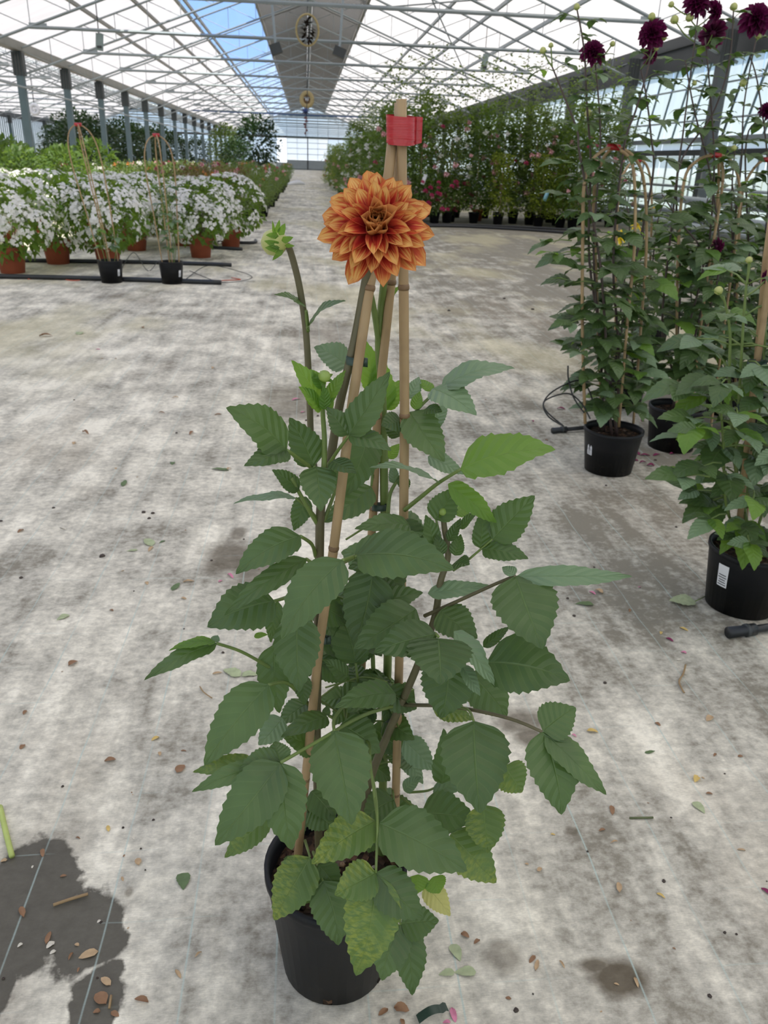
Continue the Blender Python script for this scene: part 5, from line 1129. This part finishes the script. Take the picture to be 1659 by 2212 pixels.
# drip pipe ends beside the purple dahlias
def pipe_end(u0, v0, u1, v1, r, label):
    a, b = gnd(u0, v0, r), gnd(u1, v1, r); d = (b-a).normalized(); t = thing('pipe_end', label, 'pipe', V((a.x, a.y, 0)))
    m = MB(); m.tube([a, b], r*.72, 12); addw('pipe', m, t, M_HOSE); L = r*5
    m = MB(); m.tube([a - d*L*.1, a + d*L*.6, a + d*L*.62, a + d*L], [r*1.05, r*.95, r*1.1, r*1.1], 12); addw('cap', m, t, M_HOSE)
    m = MB(); m.tube([a + d*L*.6, a + d*L*.72], r*1.2, 12); addw('clamp', m, t, M_DARK)
pipe_end(1196, 930, 1290, 921, .018, 'black pipe end lying beside the lone hooped dahlia pot')
pipe_end(1578, 1366, 1700, 1350, .02, 'black capped pipe end lying in front of the labelled black pot')
def wire(P, r, label):
    pts = smoothpts([at(*q) for q in P], 7); m = MB(); m.tube(pts, r, 6); single('drip_line', m, M_HOSE, label, 'tube', loc=pts[0])
wire([(1218, 921, 3.75), (1185, 900, 3.78), (1174, 872, 3.8), (1195, 845, 3.85), (1245, 822, 3.9), (1268, 835, 3.95), (1285, 880, 3.9)], .004, 'thin black drip line looping out beside the lone hooped dahlia')
wire([(1217, 920, 3.77), (1180, 888, 3.8), (1178, 865, 3.84), (1225, 850, 3.88), (1255, 870, 3.85), (1275, 905, 3.8)], .004, 'inner thin black drip line loop beside the lone hooped dahlia')
wire([(1227, 790, 3.85), (1228, 820, 3.85), (1240, 860, 3.84), (1262, 892, 3.82)], .004, 'thin black line hanging down beside the lone hooped dahlia')

# ------------------------------------------------------------------ litter on the floor
def litter_mat(name, a, b): return plain(name, tuple((x+y)/2 for x, y in zip(a, b)), .7, 0, .35, 60)
LM = {'brown': litter_mat('dry_brown', (.2, .1, .05), (.3, .17, .09)), 'tan': litter_mat('dry_tan', (.42, .28, .15), (.5, .36, .22)), 'dark': litter_mat('dark_crumb', (.04, .03, .025), (.07, .05, .04)), 'green': litter_mat('fallen_green', (.08, .13, .05), (.13, .19, .08)),
      'pale': litter_mat('fallen_pale_green', (.3, .36, .2), (.42, .46, .28)), 'pink': litter_mat('fallen_pink', (.55, .12, .25), (.65, .3, .4)), 'purple': litter_mat('fallen_purple', (.16, .008, .06), (.24, .02, .1)), 'yellow': litter_mat('fallen_yellow', (.55, .36, .08), (.65, .5, .2)), 'white': litter_mat('pale_chip', (.55, .52, .45), (.65, .6, .5))}
NAMES = {'brown': ('dry_petal', 'curled dry brown petal on the floor fabric', 'dry petal'), 'tan': ('dry_petal', 'dry tan petal scrap on the floor fabric', 'dry petal'), 'dark': ('soil_crumb', 'dark crumb of soil on the floor fabric', 'soil crumb'), 'green': ('fallen_leaf', 'fallen green leaf on the floor fabric', 'leaf'),
         'pale': ('fallen_leaf', 'fallen pale green leaf on the floor fabric', 'leaf'), 'pink': ('fallen_petal', 'fallen pink petal on the floor fabric', 'petal'), 'purple': ('fallen_petal', 'fallen dark purple petal on the floor fabric', 'petal'), 'yellow': ('dry_petal', 'yellowed dry petal on the floor fabric', 'dry petal'), 'white': ('pale_chip', 'small pale chip on the floor fabric', 'chip')}
def litter(u, v, wpx, kind, seed, ar=.6, label=None):
    rnd = random.Random(seed); c = gnd(u, v); s = wpx*depth(c)/F; nm, lb, cat = NAMES[kind]; a = rnd.uniform(0, 6.28)
    if kind == 'dark':
        m = MB(); r_ = s*.5; m.lathe([(.001, 0), (r_, r_*.1), (r_*.8, r_*.6), (.001, r_*.8)], 7); m.v = [p + V((rnd.uniform(-.2, .2)*r_, rnd.uniform(-.2, .2)*r_, 0)) for p in m.v]
    elif kind in ('green', 'pale'):
        m = leaf_mb(s*1.2, s*ar, .05, .18, seed, teeth=4); m.uv = {}; m.v = [p + V((-s*.6, 0, .003)) for p in m.v]
    else:
        cu = rnd.uniform(.3, .9); P = []
        for i in range(6):
            x = i/5; pr = (x**.5)*(1-x**3)**.6 if x < 1 else .05
            P.append([V(((x-.5)*s, y_*pr*s*ar*.6, .003 + s*cu*.35*(y_*pr)**2 + s*.22*sin(x*pi*rnd.uniform(.6, 1.1))*cu)) for y_ in (-1, -.5, 0, .5, 1)])
        m = MB(); m.grid(P)
    rot = Matrix.Rotation(a, 3, 'Z'); zb = min(p.z for p in m.v); m.v = [rot @ V((p.x, p.y, p.z-zb)) for p in m.v]
    M = Matrix.Translation((c.x, c.y, fz(c.x, c.y) + .0005))
    o = tag(add(nm, m.mesh(nm, LM[kind]), None, M), label or lb, cat, None if label else 'litter: ' + lb)
LIT = [(395, 1902, 38, 'green', .8), (985, 2056, 36, 'pale', .7), (965, 2100, 30, 'pale', .6), (1005, 2098, 40, 'pale', .6), (1545, 1303, 0, '', 0), (1262, 1306, 34, 'green', .5), (1280, 1280, 18, 'pink', .5), (1293, 1278, 22, 'tan', .6), (1382, 1268, 8, 'pink', .6), (1361, 1315, 14, 'brown', .5), (1428, 1366, 13, 'yellow', .6), (1478, 1358, 20, 'yellow', .5), (1447, 1381, 20, 'purple', .5), (1477, 1408, 12, 'pink', .8), (1468, 1423, 12, 'white', .5), (1532, 1553, 25, 'tan', .7), (1421, 1563, 14, 'brown', .8), (1280, 1580, 26, 'yellow', .5), (1240, 1590, 12, 'pink', .6), (1405, 1620, 22, 'green', .4), (1545, 1628, 14, 'brown', .5), (1600, 1632, 13, 'brown', .7), (1505, 1680, 22, 'yellow', .8), (1533, 1712, 16, 'brown', .5), (1510, 1743, 30, 'pale', .7), (1322, 1750, 28, 'brown', .5), (1300, 1793, 16, 'brown', .5), (1326, 1820, 18, 'tan', .3), (1195, 1800, 11, 'yellow', .5), (1166, 1877, 16, 'tan', .7), (1138, 1865, 9, 'tan', .7), (1337, 1915, 30, 'tan', .5), (1428, 1934, 20, 'yellow', .4), (1602, 1832, 18, 'tan', .4), (1655, 1920, 22, 'purple', .6), (1434, 1902, 9, 'dark', 1), (1005, 2020, 20, 'brown', .8), (1030, 2033, 18, 'brown', .6), (1150, 2070, 24, 'brown', .5), (1160, 2082, 30, 'tan', .4), (1215, 2080, 20, 'tan', .3), (1333, 2122, 12, 'tan', .5), (1375, 2120, 24, 'tan', .4), (1098, 2155, 13, 'brown', .7), (1115, 2182, 12, 'dark', 1), (1533, 2152, 10, 'dark', 1), (868, 2175, 34, 'brown', .8), (828, 2182, 26, 'brown', .6), (980, 2190, 34, 'pink', .5), (965, 2205, 18, 'pink', .6), (910, 2190, 20, 'brown', .5), (190, 2058, 42, 'tan', .6), (165, 2036, 12, 'tan', .8), (104, 2022, 34, 'brown', .4), (108, 2038, 20, 'white', .8), (113, 2053, 14, 'white', .8), (43, 2041, 12, 'white', .8), (48, 1970, 32, 'brown', .5), (92, 1842, 24, 'brown', .5), (8, 1858, 14, 'tan', .8), (70, 1872, 8, 'white', .7), (137, 1893, 14, 'brown', .6), (213, 1986, 9, 'white', .9), (152, 2062, 18, 'brown', .4), (168, 2090, 12, 'brown', .5), (228, 2117, 32, 'tan', .6), (217, 2155, 38, 'brown', .9), (208, 2183, 16, 'brown', .8), (248, 2188, 22, 'brown', .7), (305, 2160, 34, 'brown', .5), (385, 2102, 26, 'tan', .4), (428, 2062, 18, 'tan', .4), (298, 1860, 22, 'tan', .8), (264, 1895, 14, 'tan', .5), (233, 1785, 20, 'yellow', .5), (168, 1807, 12, 'brown', .4), (288, 1808, 8, 'white', .8), (390, 1660, 28, 'brown', .9), (335, 1595, 18, 'yellow', .7), (238, 1640, 24, 'brown', .7), (345, 1628, 15, 'tan', .6), (397, 1622, 13, 'brown', .4), (48, 1612, 16, 'brown', .9), (54, 1540, 14, 'brown', .8), (158, 1432, 24, 'brown', .8), (135, 1332, 26, 'pale', .7), (240, 1315, 12, 'brown', .5), (380, 1266, 30, 'green', .5), (408, 1255, 24, 'tan', .4), (317, 1258, 14, 'tan', .7), (397, 1293, 14, 'tan', .6), (498, 1242, 22, 'pink', .4), (476, 1253, 11, 'pink', .6), (320, 1170, 36, 'pale', .6), (285, 1187, 20, 'pale', .5), (325, 1184, 24, 'tan', .4), (350, 1170, 14, 'green', .5), (220, 1198, 14, 'dark', 1), (44, 1145, 18, 'brown', .6), (136, 1140, 18, 'white', .5), (45, 1246, 9, 'dark', 1), (310, 1105, 9, 'dark', 1), (330, 1107, 8, 'dark', 1), (322, 1118, 8, 'dark', 1), (268, 1042, 30, 'green', .4), (372, 1000, 16, 'green', .7), (475, 1014, 34, 'green', .4), (495, 1014, 16, 'tan', .4), (160, 957, 14, 'tan', .7), (185, 936, 22, 'brown', .4), (350, 893, 14, 'brown', .4), (413, 935, 22, 'brown', .4), (250, 1009, 10, 'tan', .6), (470, 895, 16, 'brown', .5), (100, 727, 28, 'brown', .5), (172, 720, 26, 'pale', .6), (308, 708, 14, 'brown', .6), (212, 755, 11, 'pink', .6), (460, 796, 14, 'tan', .5), (378, 858, 14, 'tan', .4), (640, 863, 22, 'pink', .4), (655, 890, 14, 'pink', .4), (1213, 883, 19, 'purple', .6), (1151, 909, 9, 'purple', .7), (1391, 895, 16, 'purple', .7), (1388, 908, 14, 'purple', .7), (1378, 978, 20, 'purple', .5), (1395, 982, 22, 'purple', .5), (1418, 982, 22, 'purple', .5), (1372, 992, 14, 'purple', .8), (1390, 998, 20, 'purple', .4), (1405, 1005, 16, 'purple', .9), (1452, 980, 14, 'purple', .6), (500, 1452, 40, 'pale', .7), (540, 1455, 34, 'pale', .6), (470, 1455, 22, 'tan', .4), (1480, 992, 0, '', 0), (1181, 950, 8, 'brown', .8), (870, 2205, 20, 'brown', .6)]
for i, (u, v, w_, kd, ar) in enumerate(LIT):
    if w_: litter(u, v, w_, kd, 1000+i, ar)
rnd = random.Random(99)
for i in range(110):
    u = rnd.uniform(0, 1659); v = rnd.uniform(640, 2200)
    if 430 < u < 1240 and v > 1100 and not (u < 560 or u > 1100): continue
    litter(u, v, rnd.uniform(4, 8), rnd.choice(['dark', 'dark', 'dark', 'brown', 'tan']), 2000+i, .6)
# special pieces
c = gnd(1478, 1303); m = leaf_mb(.1, .085, .03, .1, 5, teeth=5); m.v = [Matrix.Rotation(pi*.97, 3, 'Z') @ p for p in m.v]
t = thing('fallen_leaf', 'rounded pale green leaf with its stalk lying beside the labelled black pot', 'leaf', (c.x+.045, c.y+.005, .002)); add('blade', m.mesh('blade', LM['pale']), t, Matrix.Translation((c.x+.045, c.y+.005, .004)))
m = MB(); m.tube([(c.x+.045, c.y+.005, .005), (c.x+.1, c.y+.035, .008)], .002, 5); addw('stalk', m, t, M_STEMG)
def twig(P, r, mat, label, name='twig', cat='twig'):
    pts = smoothpts([gnd(u, v, r) for u, v in P], 4); m = MB(); m.tube(pts, r, 6); single(name, m, mat, label, cat, loc=pts[0])
M_TWIG = plain('dry_twig', (.3, .2, .1), .7, 0, .3, 40); M_TWIGG = plain('green_twig', (.1, .12, .05), .6, 0, .3, 40)
twig([(1481, 1436), (1476, 1455), (1467, 1472), (1474, 1490), (1478, 1496)], .003, M_TWIG, 'thin curved brown twig lying on the bare floor')
twig([(1360, 1767), (1411, 1766)], .0028, M_TWIGG, 'short straight dark green twig on the floor')
twig([(115, 1955), (150, 1943), (190, 1931)], .0035, M_TWIG, 'dry brown stalk lying across the wet stain')
twig([(0, 1742), (12, 1795), (26, 1850)], .0065, plain('lime_stalk', (.42, .5, .14), .5, 0, .2, 30), 'flat lime-green plant stalk lying by the wet stain', 'green_stalk', 'stalk')
twig([(432, 1483), (440, 1495), (458, 1508)], .002, M_TWIG, 'small bent brown twig under the dahlia leaves')
twig([(240, 2150), (236, 2178)], .0025, M_TWIG, 'short tan twig near the curled petals on the wet stain')
m = MB(); a, b = gnd(902, 2205), gnd(965, 2184); d = (b-a).normalized(); e = V((-d.y, d.x, 0))
m.grid([[lerp(a, b, i/10) + e*(j*.009) + V((0, 0, .004 + .014*sin(i/10*pi) + (.008 if i > 8 else 0))) for j in (-1, 0, 1)] for i in range(11)])
single('plastic_strip', m, M_CLIP, 'curled dark green plastic strip in front of the big pot', 'strip', loc=a)
m = MB(); a, b = gnd(622, 400), gnd(657, 399); m.tube(smoothpts([a + V((0, 0, .05)), lerp(a, b, .5) + V((0, .1, .12)), b + V((0, 0, .05))], 4), [.05, .1, .12, .14, .16, .18, .14, .1, .06], 6); single('white_sack', m, M_WHITE, 'flattened white sack lying on the far path', 'sack', loc=a)
